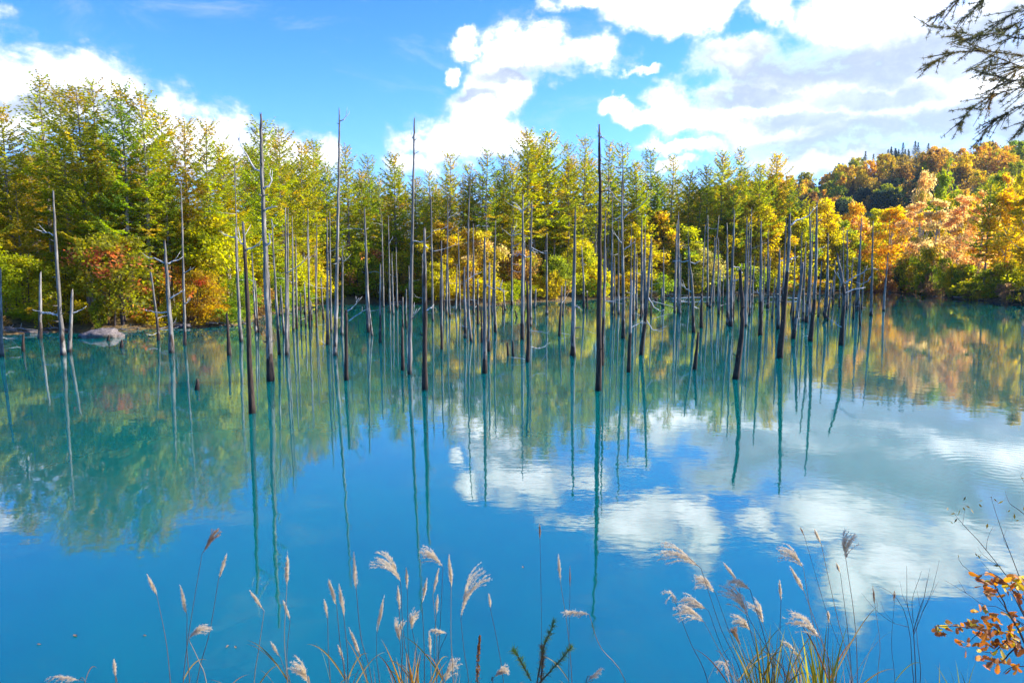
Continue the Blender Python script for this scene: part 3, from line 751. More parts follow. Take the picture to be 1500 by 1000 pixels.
# x, base y offset (m behind the shore), top y, width px, kind, colours, words
LEAFY = [(165,1.6,345,150,'B',(.27,.25,.02),RED,'wide yellow-green maple bush with red patches behind the rock'),
 (292,1.2,398,75,'B',(.46,.30,.03),RED,'low red maple bush behind the four-armed left trunk'),
 (312,4,318,130,'B',YEL,OLIVE,'broad golden-olive shrub right of the red maples'),
 (266,6,303,48,'T',ORNG,PEACH,'narrow pinkish orange tree rising above the red maple'),
 (28,3,372,110,'B',OLIVE,YEL,'olive yellow shrub at the left end of the shore'),
 (92,5,380,90,'B',YEL,OLIVE,'yellow shrub behind the tall pale left trunk'),
 (-30,4,335,110,'B',OLIVE,YEL,'olive shrub cut by the left edge of the photo'),
 (225,2.5,412,70,'B',OLIVE,RED,'yellow shrub with a few red leaves, left of the four-armed trunk'),
 (352,2,402,62,'B',LIME,OLIVE,'lime green shrub behind the nearest trunk'),
 (425,3,368,80,'B',YEL,OLIVE,'golden shrub behind the pale twin trunk'),(462,2,392,62,'B',YEL,LIME,'small golden shrub left of the hook-tipped trunk'),
 (530,2.5,352,92,'B',OLIVE,RED,'olive shrub with red flecks behind the plain grey trunk'),(586,3,368,82,'B',YEL,OLIVE,'golden olive shrub left of the needle-tipped trunk'),
 (556,1.2,402,54,'B',GOLDEN,OLIVE,'low amber shrub at the water right of the plain grey trunk'),
 (652,6,322,95,'T',(.58,.43,.05),YEL,'glowing orange tree right of the stout snapped trunk'),(702,7,338,80,'T',(.58,.42,.05),PEACH,'orange tree behind the blunt trunk left of centre'),
 (640,2,384,66,'B',YEL,GOLDEN,'yellow shrub at the shore right of the stout snapped trunk'),(764,5,366,64,'B',RUST,OLIVE,'dark rusty shrub behind the antlered centre trunk'),
 (815,2,374,62,'B',LIME,OLIVE,'bright lime shrub left of the smooth slate trunk'),(852,4,352,62,'B',YEL,LIME,'yellow shrub between the slate trunk and the darkest one'),
 (868,1.5,402,46,'B',ORNG,YEL,'low orange shrub behind the darkest tall trunk'),(925,5,332,80,'T',YEL,ORNG,'golden tree behind the trunk with crossed arms'),
 (962,7,312,86,'T',ORNG,YEL,'orange gold tree right of the elbowed leaning trunk'),(1002,4,332,84,'T',YEL,LIME,'yellow tree behind the trunk with level arms'),
 (1034,1.5,366,66,'B',PALE,LIME,'pale yellow shrub right of the trunk with level arms'),(1064,6,322,70,'T',GOLDEN,ORNG,'amber tree left of the crooked dark trunk'),
 (1100,6,288,74,'T',YEL,GOLDEN,'tall yellow tree right of the crooked dark trunk'),(1132,5,312,70,'T',YEL,ORNG,'gold tree left of the slanting black trunk'),
 (1170,4,306,72,'T',YEL,LIME,'bright gold tree right of the slanting black trunk'),(1206,5,296,80,'T',YEL,ORNG,'bright gold tree right of the thin-topped trunk'),
 (1234,3,322,62,'T',LIME,YEL,'lime gold tree behind the forked claw trunk'),(1254,6,300,52,'T',ORNG,PEACH,'orange tree just right of the forked claw trunk'),
 (1282,6,306,66,'W',YEL,ORNG,'golden birch behind the straight right trunk'),(1314,5,300,74,'W',ORNG,YEL,'orange gold birch above the right end of the trunks'),
 (1348,6,296,64,'W',PEACH,ORNG,'peach coloured birch, left one of the pink birch stand'),(1378,7,292,70,'W',PEACH,YEL,'peach coloured birch, middle one of the pink birch stand'),
 (1408,6,286,62,'W',PEACH,ORNG,'peach coloured birch, right one of the pink birch stand'),(1478,7,276,74,'W',ORNG,GOLDEN,'orange birch right of the dark pine on the right bank'),
 (1515,6,262,84,'W',ORNG,YEL,'orange birch cut by the right edge of the photo'),(1440,9,280,60,'W',PEACH,ORNG,'peach birch half hidden behind the dark pine'),
 (1362,2.5,362,46,'B',GREEN,YEL,'green shrub in front of the peach birches'),(1398,1.6,386,32,'B',YEL,LIME,'narrow yellow shrub at the foot of the peach birches'),
 (1388,2.6,375,40,'B',GREEN,LIME,'small green shrub beside the narrow yellow one'),(1330,2.2,372,44,'B',DKGR,GREEN,'dark green shrub at the right end of the trunks')]
KB = {'B': (BUSH, 5.0, 4.6, 'bush', 'shrub', ('stem', 'foliage')), 'T': (TREE, 8.0, 5.0, 'broadleaf_tree', 'tree', ('trunk', 'crown')), 'W': (BIRCH, 10.0, 3.8, 'birch_tree', 'birch', ('trunk', 'crown')), 'S': (SMALL, 2.0, 2.6, 'bush', 'shrub', ('stem', 'foliage'))}
def leafy(px, off, py, wpx, kd, c1, c2, lab, group=None, Y=None):
    ms, h0, w0, nm, cat, parts = KB[kd]
    Y = Y or shoreY(px)+off; tp = at(px, py, Y); z0 = gz(tp.x, Y)
    h = max(.5, tp.z-z0); w = wpx/F*Y
    grow(nm, cat, lab, rg.choice(ms), parts, (tp.x, Y, z0), w/w0, rg.uniform(0, 6.28), jit(c1, .1), jit(c2, .1), group, h/h0)
for q in LEAFY: leafy(*q)
# low scrub along the water's edge
for k in range(64):
    px = -40+1330*(k+rg.random())/64
    py = float(np.interp(px, SX, SYp))
    leafy(px, rg.uniform(.5, 2.4), py-rg.uniform(18, 46), rg.uniform(30, 62), 'S', rg.choice((OLIVE, YEL, GOLDEN, OLIVE, LIME, RUST)), rg.choice((YEL, OLIVE, RUST)), "low yellowish scrub at the far water's edge", 'low scrub along the far shore')
for k in range(22):
    px = 1300+230*(k+rg.random())/22; py = float(np.interp(px, SX, SYp))
    leafy(px, rg.uniform(.4, 3.0), py-rg.uniform(12, 34), rg.uniform(24, 46), 'S', rg.choice((TAN, TAN, RUST, OLIVE, GOLDEN, DKGR)), rg.choice((YEL, TAN)), 'low brownish scrub along the dark right bank', 'low scrub along the right bank')
for k in range(30):
    px = 1285+270*(k+rg.random())/30
    leafy(px, rg.uniform(3, 13), rg.uniform(376, 396), rg.uniform(40, 70), rg.choice('BS'), rg.choice((GOLDEN, OLIVE, GREEN, TAN, OLIVE)), rg.choice((TAN, GOLDEN)), 'scrub in the shade under the right bank trees', 'shaded scrub under the right bank trees')
leafy(1424, .7, 412, 66, 'S', (.30,.30,.02), LIME, 'bright lime cushion shrub at the waterline of the right bank')
for k in range(34):
    px = 375+870*(k+rg.random())/34
    leafy(px, rg.uniform(2, 7), rg.uniform(378, 412), rg.uniform(44, 74), 'B', rg.choice((YEL, YEL, GOLDEN, OLIVE, LIME, ORNG)), rg.choice((YEL, OLIVE)), 'yellow shrub among those lining the far shore', 'yellow shrubs lining the far shore')
# taller shrubs and saplings under the larches, further in
for k in range(70):
    px = -50+1300*(k+rg.random())/70
    leafy(px, rg.uniform(8, 24), rg.uniform(320, 390) if px > 300 else rg.uniform(330, 410), rg.uniform(50, 90), rg.choice('BBT'), rg.choice((OLIVE, YEL, GOLDEN, GREEN, YEL, ORNG)), rg.choice((YEL, OLIVE)), 'yellow undergrowth tree half hidden among the larch trunks', 'undergrowth among the larches')
# second tier on the right, between the bank and the hill
for k in range(46):
    px = 1180+400*(k+rg.random())/46
    leafy(px, 0, rg.uniform(312, 338) if px < 1345 else rg.uniform(285, 325) if rg.random() < .8 else 255, rg.uniform(38, 66), rg.choice('TTW'), rg.choice((YEL, (.60,.34,.05), ORNG, LIME, PEACH, PEACH, OLIVE)), rg.choice((YEL, OLIVE)), 'autumn tree in the second row behind the right bank', 'second-row trees behind the right bank', Y=rg.uniform(135, 185))
pine = larch(1452, 268, 4, 'M', GREEN, 'dark green pine among the peach birches on the right bank', None)
pine.name = 'pine_tree'; pine['category'] = 'pine'

# ---- the wooded hill on the right: every crown one can tell apart
HB = [leafy_meshes(120+i, 9, 8.5, 1, 1700, .34, .12, 15, 'twig', .12, False, 'broadleaf', True) for i in range(4)]
HC = [spruce_mesh(130+i) for i in range(2)]
HCOL = {'golden': (.62,.46,.03), 'amber': (.56,.38,.03), 'orange': (.58,.36,.05), 'olive': OLIVE, 'green': GREEN, 'russet': (.36,.20,.04), 'dark green': DKGR}
n = 0
while n < 285:
    Y = 215+187*rg.random()**.75; px = rg.uniform(1010, 1600); x = (px-750)/F*Y*1.02
    f = sstep(205, 385, Y)
    z = gz(x, Y)
    if z < 4: continue
    dark = (px < 1350 and f < .8)  # lower left flank: the hillside's shade is put into darker leaf colours
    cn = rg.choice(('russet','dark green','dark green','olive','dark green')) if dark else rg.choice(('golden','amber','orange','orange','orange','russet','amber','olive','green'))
    s = rg.uniform(.75, 1.25)
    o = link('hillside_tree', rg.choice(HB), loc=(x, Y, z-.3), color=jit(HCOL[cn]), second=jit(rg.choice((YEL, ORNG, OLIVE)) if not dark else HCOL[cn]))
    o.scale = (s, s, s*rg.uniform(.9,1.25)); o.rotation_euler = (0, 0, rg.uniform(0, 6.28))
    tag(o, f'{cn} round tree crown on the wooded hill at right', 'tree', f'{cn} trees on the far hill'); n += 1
for k in range(60):
    px = rg.choice((rg.uniform(1030, 1160), rg.uniform(1250, 1310), rg.uniform(1310, 1560), rg.uniform(1180, 1340)))
    Y = rg.uniform(372, 400) if px > 1180 and rg.random() < .7 else rg.uniform(300, 398); x = (px-750)/F*Y*1.02
    o = link('conifer_tree', rg.choice(HC), loc=(x, Y, gz(x, Y)-.3), color=jit(DKGR), second=jit(DKGR))
    s = rg.uniform(.8, 1.25); o.scale = (s, s, s); o.rotation_euler = (0, 0, rg.uniform(0, 6.28))
    tag(o, 'dark conifer standing up from the wooded hill at right', 'conifer', 'dark conifers on the far hill')

# the rest of the hill wood, behind and between the crowns above, as one mass
def hill_wood():
    rg = random.Random(77); b = MB()
    for k in range(420):
        Y = 225+205*rg.random()**.7; px = rg.uniform(990, 1680); x = (px-750)/F*Y*1.02; z = gz(x, Y)
        if z < 4: continue
        R_ = rg.uniform(2.6, 4.2); Hh = rg.uniform(5, 8.5); tn = rg.random()*.6
        for j in range(150):
            u = Vector((rg.gauss(0,1), rg.gauss(0,1), rg.gauss(0,1))).normalized()
            p = Vector((x, Y, z+Hh*.55))+Vector((u.x*R_, u.y*R_, u.z*Hh*.5))*(rg.random()**.4)
            a = (u+Vector((rg.uniform(-1,1), rg.uniform(-1,1), rg.uniform(-1,1)))).normalized(); q = a.cross(Vector((rg.uniform(-1,1), rg.uniform(-1,1), rg.uniform(-1,1)))).normalized(); l_ = rg.uniform(.4,.75)
            b.quad([p-a*l_, p-q*l_*.6, p+a*l_, p+q*l_*.6], tn+rg.random()*.4)
    o = link('hill_wood', b.mesh('hill_wood', M['hill_mass'])); o['kind'] = 'stuff'
M['hill_mass'] = foliage_mat('hill_wood_leaves', .5, use_obj=False, col=(.30,.20,.035,1), var=.5)
hill_wood()

# ------------------------------------------------------------------ rock, stumps, fallen wood, floating leaves
def rock(px0, px1, pyb, pyt, label):
    c = gp((px0+px1)/2, pyb); w = (px1-px0)/F*c.y; h = (pyb-pyt)/F*c.y*.82
    import bmesh
    bm = bmesh.new(); bmesh.ops.create_icosphere(bm, subdivisions=4, radius=1)
    for v in bm.verts:
        n = v.co.normalized(); r = 1+.22*mnoise.fractal(n*1.6+Vector((3,1,8)), 1, 2, 4)+.10*mnoise.noise(n*5)
        v.co = Vector((n.x*r*w/2, n.y*r*w*.4, n.z*r*h*.95))
        if v.co.x < 0: v.co.z *= 1-.35*abs(v.co.x)/(w/2)
    me = bpy.data.meshes.new('rock'); bm.to_mesh(me); bm.free(); me.polygons.foreach_set('use_smooth', [True]*len(me.polygons))
    m, t = mat('granite'); co = t.new('ShaderNodeTexCoord'); n = t.noise(co.outputs['Object'], 5, 8, .7)
    p = principled(t, t.mix(t.mapr(n, .35, .65), (.09,.075,.065,1), (.24,.20,.175,1)), .9, .2, bump(t, n, .9, .12)); t.l.new(p.outputs[0], t.out.inputs[0])
    me.materials.append(m)
    o = link('rock', me, loc=(c.x, c.y+.2, .02)); tag(o, label, 'rock')
rock(116, 174, 494, 477, 'low brownish boulder at the water on the left shore')

def fallen(pl, r, label, subs=(), name='fallen_branch', cat='branch', matn='branch', dy=.5):
    base = gp(*pl[0][:2]) if len(pl[0]) == 2 else None
    Y = gp(pl[0][0], max(pl[0][1], pl[-1][1])+2).y
    o0 = at(*pl[0], Y); b = MB()
    pts = [at(x, y, Y+dy*i)-o0 for i, (x, y) in enumerate(pl)]
    s = spline(pts, 10)
    for i in range(1, 10): s[i] += Vector((rnd.uniform(-1,1), 0, rnd.uniform(-1,1)))*r*.5
    b.tube(s, [r*(1-.7*i/10) for i in range(11)], 6)
    for sp in subs:
        q = [at(x, y, Y+dy)-o0 for x, y in sp]; b.tube(spline(q, 6), [r*.5*(1-.7*i/6) for i in range(7)], 5)
    tag(link(name, b.mesh(name, M[matn], smooth=True, tint=False), loc=o0), label, cat)
fallen([(1168,437),(1140,435),(1118,436)], .07, 'white bare branch lying level over the water between the slanting trunk and its left neighbour', [[(1150,436),(1135,440),(1120,446)]])
fallen([(985,437),(1010,436),(1042,435)], .09, 'bright bleached log at the far waterline by the trunk with level arms', name='fallen_log', cat='log')
fallen([(952,440),(975,446),(994,452)], .03, 'thin arching twig right of the elbowed leaning trunk', [[(960,456),(950,462)]])
fallen([(940,428),(975,429),(1008,433)], .03, 'long thin pole lying level before the far bank right of centre')
fallen([(296,464),(325,468),(350,472)], .10, 'dark fallen log along the left shore left of the nearest trunk', name='fallen_log', cat='log', matn='bark')
fallen([(648,441),(700,446),(742,441)], .12, 'weathered log on the sandy far shore left of the picture centre', name='fallen_log', cat='log')
for (px, py, pt, w, lab) in ((289,571,557,6.5,'small dark stump alone in the water left of the nearest trunk'), (159,499,493,5,'tiny stump in front of the rock, left one of two'), (178,509,500,6,'tiny stump in front of the rock, right one of two'), (960,441,437,7,'stub of brown wood just above water behind the elbowed trunk')):
    pole((px, py, px+.5, pt, w, [], [], None, 1.5), lab, px)

LEAFM = plain_mat('floating_leaf', (.22,.13,.06), .6)
for i, (px, py) in enumerate(((57,943),(110,930),(212,930),(333,946),(345,947),(766,830))):
    p = gp(px, py, .006); b = MB(); a = rnd.uniform(0, 6.28); L = rnd.uniform(.02,.036)
    d = Vector((math.cos(a), math.sin(a), 0)); s = Vector((-d.y, d.x, 0))
    b.quad([-d*L, -d*L*.3-s*L*.4, d*L*.4-s*L*.38+Vector((0,0,.006)), d*L, d*L*.4+s*L*.38+Vector((0,0,.008)), -d*L*.3+s*L*.4])
    tag(link('floating_leaf', b.mesh('floating_leaf', LEAFM), loc=p), 'small fallen leaf floating on the blue water', 'leaf', 'leaves floating on the pond')

import bmesh
STONE = []
for i in range(3):
    bm = bmesh.new(); bmesh.ops.create_icosphere(bm, subdivisions=3, radius=1)
    for v in bm.verts:
        n = v.co.normalized(); v.co = n*(1+.3*mnoise.fractal(n*1.4+Vector((i*7, 2, 1)), 1, 2, 3)); v.co.z *= .6
    me = bpy.data.meshes.new('stone'); bm.to_mesh(me); bm.free(); me.polygons.foreach_set('use_smooth', [True]*len(me.polygons)); me.materials.append(bpy.data.materials['granite']); STONE.append(me)
for k in range(34):
    px = rnd.choice((rnd.uniform(0, 350), rnd.uniform(0, 350), rnd.uniform(350, 1300), rnd.uniform(1280, 1500))); py = float(np.interp(px, SX, SYp)); c = gp(px, py)
    r = rnd.uniform(.08, .26); o = link('stone', rnd.choice(STONE), loc=(c.x, c.y+rnd.uniform(-.1, .7), rnd.uniform(.0, .1))); o.scale = (r*1.3, r, r); o.rotation_euler = (0, 0, rnd.uniform(0, 6))
    tag(o, 'small grey stone at the foot of the far bank', 'stone', 'stones along the far shore')
for k in range(26):
    px = rnd.choice((rnd.uniform(-10, 350), rnd.uniform(400, 1300), rnd.uniform(1280, 1500))); py = float(np.interp(px, SX, SYp)); c = gp(px, py)
    o0 = Vector((c.x, c.y+rnd.uniform(0, .8), rnd.uniform(.1, .3))); L = rnd.uniform(.8, 2.4); a = rnd.uniform(-.6, .6); d = Vector((math.cos(a), math.sin(a), rnd.uniform(-.15, .15)))
    b = MB(); q = [d*L*(i/6-.5)+Vector((0, 0, rnd.uniform(-.04, .04))) for i in range(7)]; r = rnd.uniform(.02, .06)
    b.tube(q, [r*(1-.6*i/6) for i in range(7)], 6); b.tube([q[3], q[3]+Vector((rnd.uniform(-.3,.3), -.1, .3))], [r*.5, r*.2], 5)
    tag(link('driftwood', b.mesh('driftwood', M['bark'] if px < 400 else rnd.choice((M['branch'], M['bark'])), tint=False), loc=o0), 'bare driftwood stick lying along the far shoreline', 'driftwood', 'driftwood along the far shore')

# ------------------------------------------------------------------ foreground: silver grass on the near bank
fr = random.Random(11)
# tip, base of plume (photo px), x where the stem leaves the photo, kind (s closed, f fluffy open, d drooping arch), side the plume fans to, metres away
PL = [((318,772),(296,811),268,'b',1),((333,808),(320,848),288,'s',1),((216,842),(230,873),250,'s',1),((264,858),(274,901),278,'s',1),((297,911),(276,935),303,'f',1),
 ((167,965),(169,993),170,'s',1),((75,989),(122,996),126,'d',-1),((365,863),(387,894),372,'s',1),((421,806),(420,863),421,'s',1),((415,879),(425,909),422,'s',1),((397,940),(411,963),426,'s',1),
 ((443,969),(451,1001),452,'f',-1),((479,842),(493,886),506,'s',1),((497,857),(504,906),510,'s',1),((475,878),(480,906),484,'s',1),((518,808),(522,866),545,'s',1),((511,918),(529,964),538,'s',1),((495,944),(504,968),508,'s',1),
 ((563,872),(552,927),556,'s',1),((569,806),(587,852),602,'f',-1),((595,831),(597,866),600,'s',1),((583,859),(585,897),588,'s',1),((626,846),(618,883),622,'s',1),((628,799),(649,830),640,'f',-1),((658,813),(661,861),664,'s',1),
 ((643,832),(634,871),640,'s',1),((688,832),(675,906),687,'f',1),((716,869),(719,894),738,'s',1),((641,871),(639,902),640,'s',1),((632,920),(655,927),650,'d',-1),((600,898),(604,922),612,'f',1),((578,911),(586,941),592,'f',1),((629,924),(631,962),632,'s',1),
 ((660,966),(652,998),650,'f',1),((738,974),(724,991),722,'f',1),((790,764),(791,790),793,'t',1),((818,811),(821,852),838,'s',1),((835,829),(835,862),833,'t',1),((828,894),(863,899),918,'d',-1),((878,980),(859,999),858,'d',1),
 ((975,862),(985,870),1038,'k',-1),((982,793),(1027,832),1090,'f',-1),((1003,883),(1032,911),1082,'f',-1),((1006,869),(1038,894),1085,'f',-1),((1028,840),(1048,868),1095,'f',-1),((1060,824),(1079,849),1118,'s',1),
 ((1078,844),(1099,864),1135,'f',-1),((1078,856),(1098,907),1155,'f',-1),((1112,880),(1118,915),1160,'f',-1),((1085,898),(1100,924),1150,'f',-1),((1142,850),(1144,880),1150,'s',1),((1156,796),(1177,832),1216,'f',-1),((1158,830),(1178,866),1222,'s',1),((1193,775),(1203,797),1250,'s',1),
 ((1172,772),(1178,784),1248,'t',1),((1233,786),(1239,818),1256,'f',1),((1225,824),(1231,840),1248,'s',1),((1174,894),(1203,938),1214,'f',-1),((1154,941),(1175,966),1180,'d',-1),((1278,857),(1282,888),1285,'t',1),((1310,864),(1310,884),1311,'t',1),
 ((1213,894),(1214,914),1216,'s',1),((1071,919),(1086,947),1100,'b',1),((1054,964),(1063,972),1074,'k',-1)]
CL = [(-99,350,'by the left corner'),(350,545,'left of the golden tuft'),(545,745,'around the golden tuft'),(745,930,'beside the spruce sapling'),(930,1110,'in the left half of the right clump'),(1110,1400,'in the right half of the right clump')]
KN = {'s':'slim closed','f':'fluffy open','d':'drooping arched','b':'brown half-open','t':'hair-thin dark','k':'small knotted'}
lists = {}
for i, q in enumerate(PL):
    c = [k for k in CL if k[0] <= q[0][0] < k[1]][0]; lists.setdefault((q[3], c[2]), []).append((q[0][0], i))
PLL = {}
for (k, c), ls in lists.items():
    for j, (_, i) in enumerate(sorted(ls)):
        PLL[i] = f"{KN[k]} silver grass plume {c}" if len(ls) == 1 else f"{KN[k]} silver grass plume, {ORD[j]} of its kind from the left {c}"
def ribbon(b, pts, w, up=Vector((0,-1,0)), tint=.5):
    for i in range(len(pts)-1):
        d = (pts[i+1]-pts[i]); s = d.cross(up)
        if s.length < 1e-6: continue
        s = s.normalized(); w0 = w*(1-.75*i/(len(pts)-1)); w1 = w*(1-.75*(i+1)/(len(pts)-1))
        b.quad([pts[i]-s*w0, pts[i]+s*w0, pts[i+1]+s*w1, pts[i+1]-s*w1], tint)
def plume_geo(b, base, tip, kind, side, rg, Ln):
    ax = tip-base
    d = ax.normalized(); sd = Vector((d.z, 0, -d.x)) if True else None
    if sd.x*side < 0: sd = -sd
    nr = {'s':13,'f':19,'d':13,'b':13,'t':6,'k':9}[kind]
    for k in range(nr):
        u0 = rg.uniform(0, .5) if kind != 'd' else rg.uniform(0,.75)
        st = base+ax*u0
        if kind in 'st':
            dirv = d+sd*rg.uniform(-.10,.10)+Vector((0, rg.uniform(-.10,.10), 0)); L = Ln*(1-u0)*rg.uniform(.75,1.0); curl = 0
        elif kind == 'b':
            dirv = d+sd*rg.uniform(-.1,.28)+Vector((0, rg.uniform(-.15,.15), 0)); L = Ln*(1-u0)*rg.uniform(.75,1.0); curl = .2
        elif kind == 'd':
            dirv = d+Vector((0, rg.uniform(-.3,.3), rg.uniform(-.1,.15))); L = Ln*rg.uniform(.35,.6); curl = -1.0
        elif kind == 'k':
            dirv = Vector((rg.uniform(-1,1), rg.uniform(-1,1), rg.uniform(-1,.4))); L = Ln*rg.uniform(.9,1.6); curl = -.5
        else:
            dirv = d*1.0+sd*rg.uniform(-.10,.46)+Vector((0, rg.uniform(-.3,.3), 0)); L = Ln*(1.05-u0*.7)*rg.uniform(.7,1.05); curl = .75
        n = 7; pts = [st]; dv = dirv.normalized()
        if kind in 'st':
            end = tip+d*Ln*rg.uniform(-.45,.04); lat = sd*rg.uniform(-1,1)+Vector((0, rg.uniform(-1,1), 0))
            pts = [st.lerp(end, i/n)+lat*Ln*.038*math.sin(math.pi*(i/n)**.8) for i in range(n+1)]; n = 0
        for i in range(n):
            if kind == 'f' or kind == 'b': dv = (dv+(sd*.16+Vector((0,0,-.10)))*curl*(i/n)*1.6+Vector((rg.uniform(-.08,.08), rg.uniform(-.08,.08), rg.uniform(-.08,.08)))).normalized()
            elif kind in 'dk': dv = (dv+Vector((side*.05,0,-.32))*(i/n)*1.1).normalized()
            else: dv = (dv+Vector((rg.uniform(-.04,.04), 0, rg.uniform(-.03,.03)))).normalized()
            pts.append(pts[-1]+dv*L/n)
        n = 7
        ribbon(b, pts, .0013, tint=rg.random())
        nh = int(16*L/.12)+6
        for h in range(nh):
            u = rg.uniform(.06,1)*n; i = min(int(u), n-1); c = pts[i].lerp(pts[i+1], u-i); dd = (pts[i+1]-pts[i]).normalized()
            for q in range(3):
                hv = (dd*rg.uniform(.5,1.1)+Vector((rg.uniform(-1,1), rg.uniform(-1,1), rg.uniform(-1,1)))*(.45 if kind in 'st' else .6)).normalized()
                hl = rg.uniform(.009,.018)*(1 if kind != 't' else .6)*(1 if kind not in 'st' else (.45+.55*math.sin(math.pi*min(1, max(0, (c-base).dot(d)/Ln))))); s = hv.cross(Vector((rg.uniform(-1,1),1,rg.uniform(-1,1)))).normalized()*.0011
                b.quad([c-s, c+s, c+hv*hl+s*.3, c+hv*hl-s*.3], rg.random())
def blade(b, root, tip, w, bend, rg, tint, n=8):
    d = tip-root; mid = root+d*.55+bend
    pts = []
    for i in range(n+1):
        u = i/n; pts.append(root*(1-u)**2+mid*2*u*(1-u)+tip*u*u)
    rot = rg.uniform(-1.2,1.2); up = Vector((math.sin(rot), -math.cos(rot), .2))
    for i in range(n):
        s0 = (pts[i+1]-pts[i]).cross(up).normalized(); a = w*(1-(i/n)**1.6)*(.55+.45*min(1, i/2)); c = w*(1-((i+1)/n)**1.6)
        f0 = up*a*.35; f1 = up*c*.35
        b.quad([pts[i]-s0*a+f0, pts[i], pts[i+1], pts[i+1]-s0*c+f1], tint); b.quad([pts[i], pts[i]+s0*a+f0, pts[i+1]+s0*c+f1, pts[i+1]], tint)
for i, (tip, bs, xb, kd, side) in enumerate(PL):
    rg = random.Random(500+i); Y = rg.uniform(3.3, 4.3)
    bp, tp, lo = at(*bs, Y), at(*tip, Y+rg.uniform(-.04,.04)), at(xb, 1003, Y+rg.uniform(-.05,.05))
    dn = lo-bp
    if dn.z > -.02: dn = Vector((.02,0,-.1))
    root = Vector(lo); 
    slope = Vector((dn.x*.35, 0, -abs(dn.z) if abs(dn.z) > .05 else -.1)).normalized()
    for _ in range(200):
        if root.z <= gz(root.x, root.y)-.03: break
        root += slope*.02
    th = thing('silver_grass', PLL[i], 'silver grass', root, 0, 'silver grass stalks on the near bank')
    b = MB(); mid = lo-root; bow = Vector((rg.uniform(-.02,.02), 0, 0))
    pts = spline([Vector((0,0,0)), mid, (mid+(bp-root))*.5+(bow if kd not in 'd' else bow+Vector((-side*-.03,0,.02))), bp-root], 14)
    if kd not in 'dk': pts.append(bp-root+(tp-bp)*.75)
    r0 = .0021 if kd != 't' else .0014
    b.tube(pts, [r0*(1.25-.65*j/(len(pts)-1)) for j in range(len(pts))], 5, rg=rg)
    pale = rg.random() < .35
    link('stem', b.mesh('grass_stem', M['straw'] if pale else M['stem_dark'], tint=False), th)
    b = MB(); plume_geo(b, bp-root, tp-root, kd, side, rg, (tp-bp).length)
    link('plume', b.mesh('grass_plume', M['plume_brown'] if kd in 'bt' else M['plume']), th)
    b = MB()
    for j in range(rg.choice((1,2,2,3))):
        k = rg.randrange(1, 6); q = pts[k]; L = rg.uniform(.25,.5); sx_ = rg.choice((-1,1))
        blade(b, q, q+Vector((sx_*L*rg.uniform(.25,.6), rg.uniform(-.1,.1), L*rg.uniform(.35,.8))), .0045, Vector((0,0,.10)), rg, rg.random())
    c = rg.choice(((.30,.20,.04),(.34,.24,.09),(.16,.17,.03),(.22,.11,.04)))
    link('leaf', b.mesh('grass_leaf', M['blade']), th, color=c, second=c)
# tufts of blades
TUF = [(606,1060,925,16,26,(.42,.22,.03),.010,'golden orange grass tuft in the middle of the near bank'),(546,1060,958,7,14,(.16,.09,.05),.006,'small brown grass tuft left of the golden one'),
 (655,1060,962,8,20,(.34,.25,.13),.006,'straw coloured grass tuft right of the golden one'),(1128,1070,905,34,44,(.30,.24,.04),.008,'green and gold grass tuft in the middle of the right clump'),
 (1206,1070,905,26,34,(.28,.26,.035),.011,'broad-bladed yellow green grass tuft of the right clump'),(1248,1070,950,11,18,(.36,.24,.13),.006,'straw coloured grass tuft at the right end of the clump'),
 (1168,1070,930,12,26,(.32,.18,.06),.006,'reddish brown grass tuft between the two greener ones'),(1365,1070,968,6,26,(.20,.20,.05),.006,'sparse greenish tuft under the bare shrub'),(1412,1070,960,7,30,(.16,.20,.04),.006,'sparse green tuft left of the oak shrub'),
 (272,1060,972,6,14,(.13,.09,.05),.005,'dark brown tuft at the foot of the left plumes'),(735,1060,982,8,24,(.20,.12,.07),.005,'low brown tuft left of the spruce sapling'),(1090,1070,950,12,30,(.34,.22,.10),.005,'dry tangled tuft at the left foot of the right clump'),
 (120,1050,984,5,22,(.16,.08,.05),.006,'dark red-brown tuft at the bottom left corner')]
for (px, pyb, pyt, n, sp, c, w, lab) in TUF:
    rg = random.Random(px); Y = rg.uniform(3.5, 4.0); cpt = at(px, pyb, Y); z = gz(cpt.x, Y)
    b = MB(); o0 = Vector((cpt.x, Y, z-.02)); 
    for k in range(n):
        ty = pyt+abs(rg.gauss(0, 1))*26; tx = px+rg.gauss(-.25 if px > 1000 else 0, .8)*sp
        tip = at(tx, min(ty, 1010), Y+rg.uniform(-.15,.15))-o0; rt = Vector((rg.uniform(-1,1)*.05, rg.uniform(-.08,.08), 0))
        if rg.random() < .4: tip = tip+Vector((rg.choice((-1,1))*rg.uniform(.05,.12), 0, -rg.uniform(.03,.12)))
        blade(b, rt, tip, w*rg.uniform(.6,1.15), Vector(((tip.x-rt.x)*-.25, 0, .12)), rg, rg.random())
    if px == 1206:
        blade(b, Vector((0,0,0)), at(1132,908,Y)-o0, .008, Vector((.08,0,.16)), rg, .4)
    o = link('grass_tuft', b.mesh('grass_tuft', M['blade']), loc=o0, color=c, second=tuple(q*.7 for q in c)); tag(o, lab, 'grass tuft', 'grass tufts on the near bank')

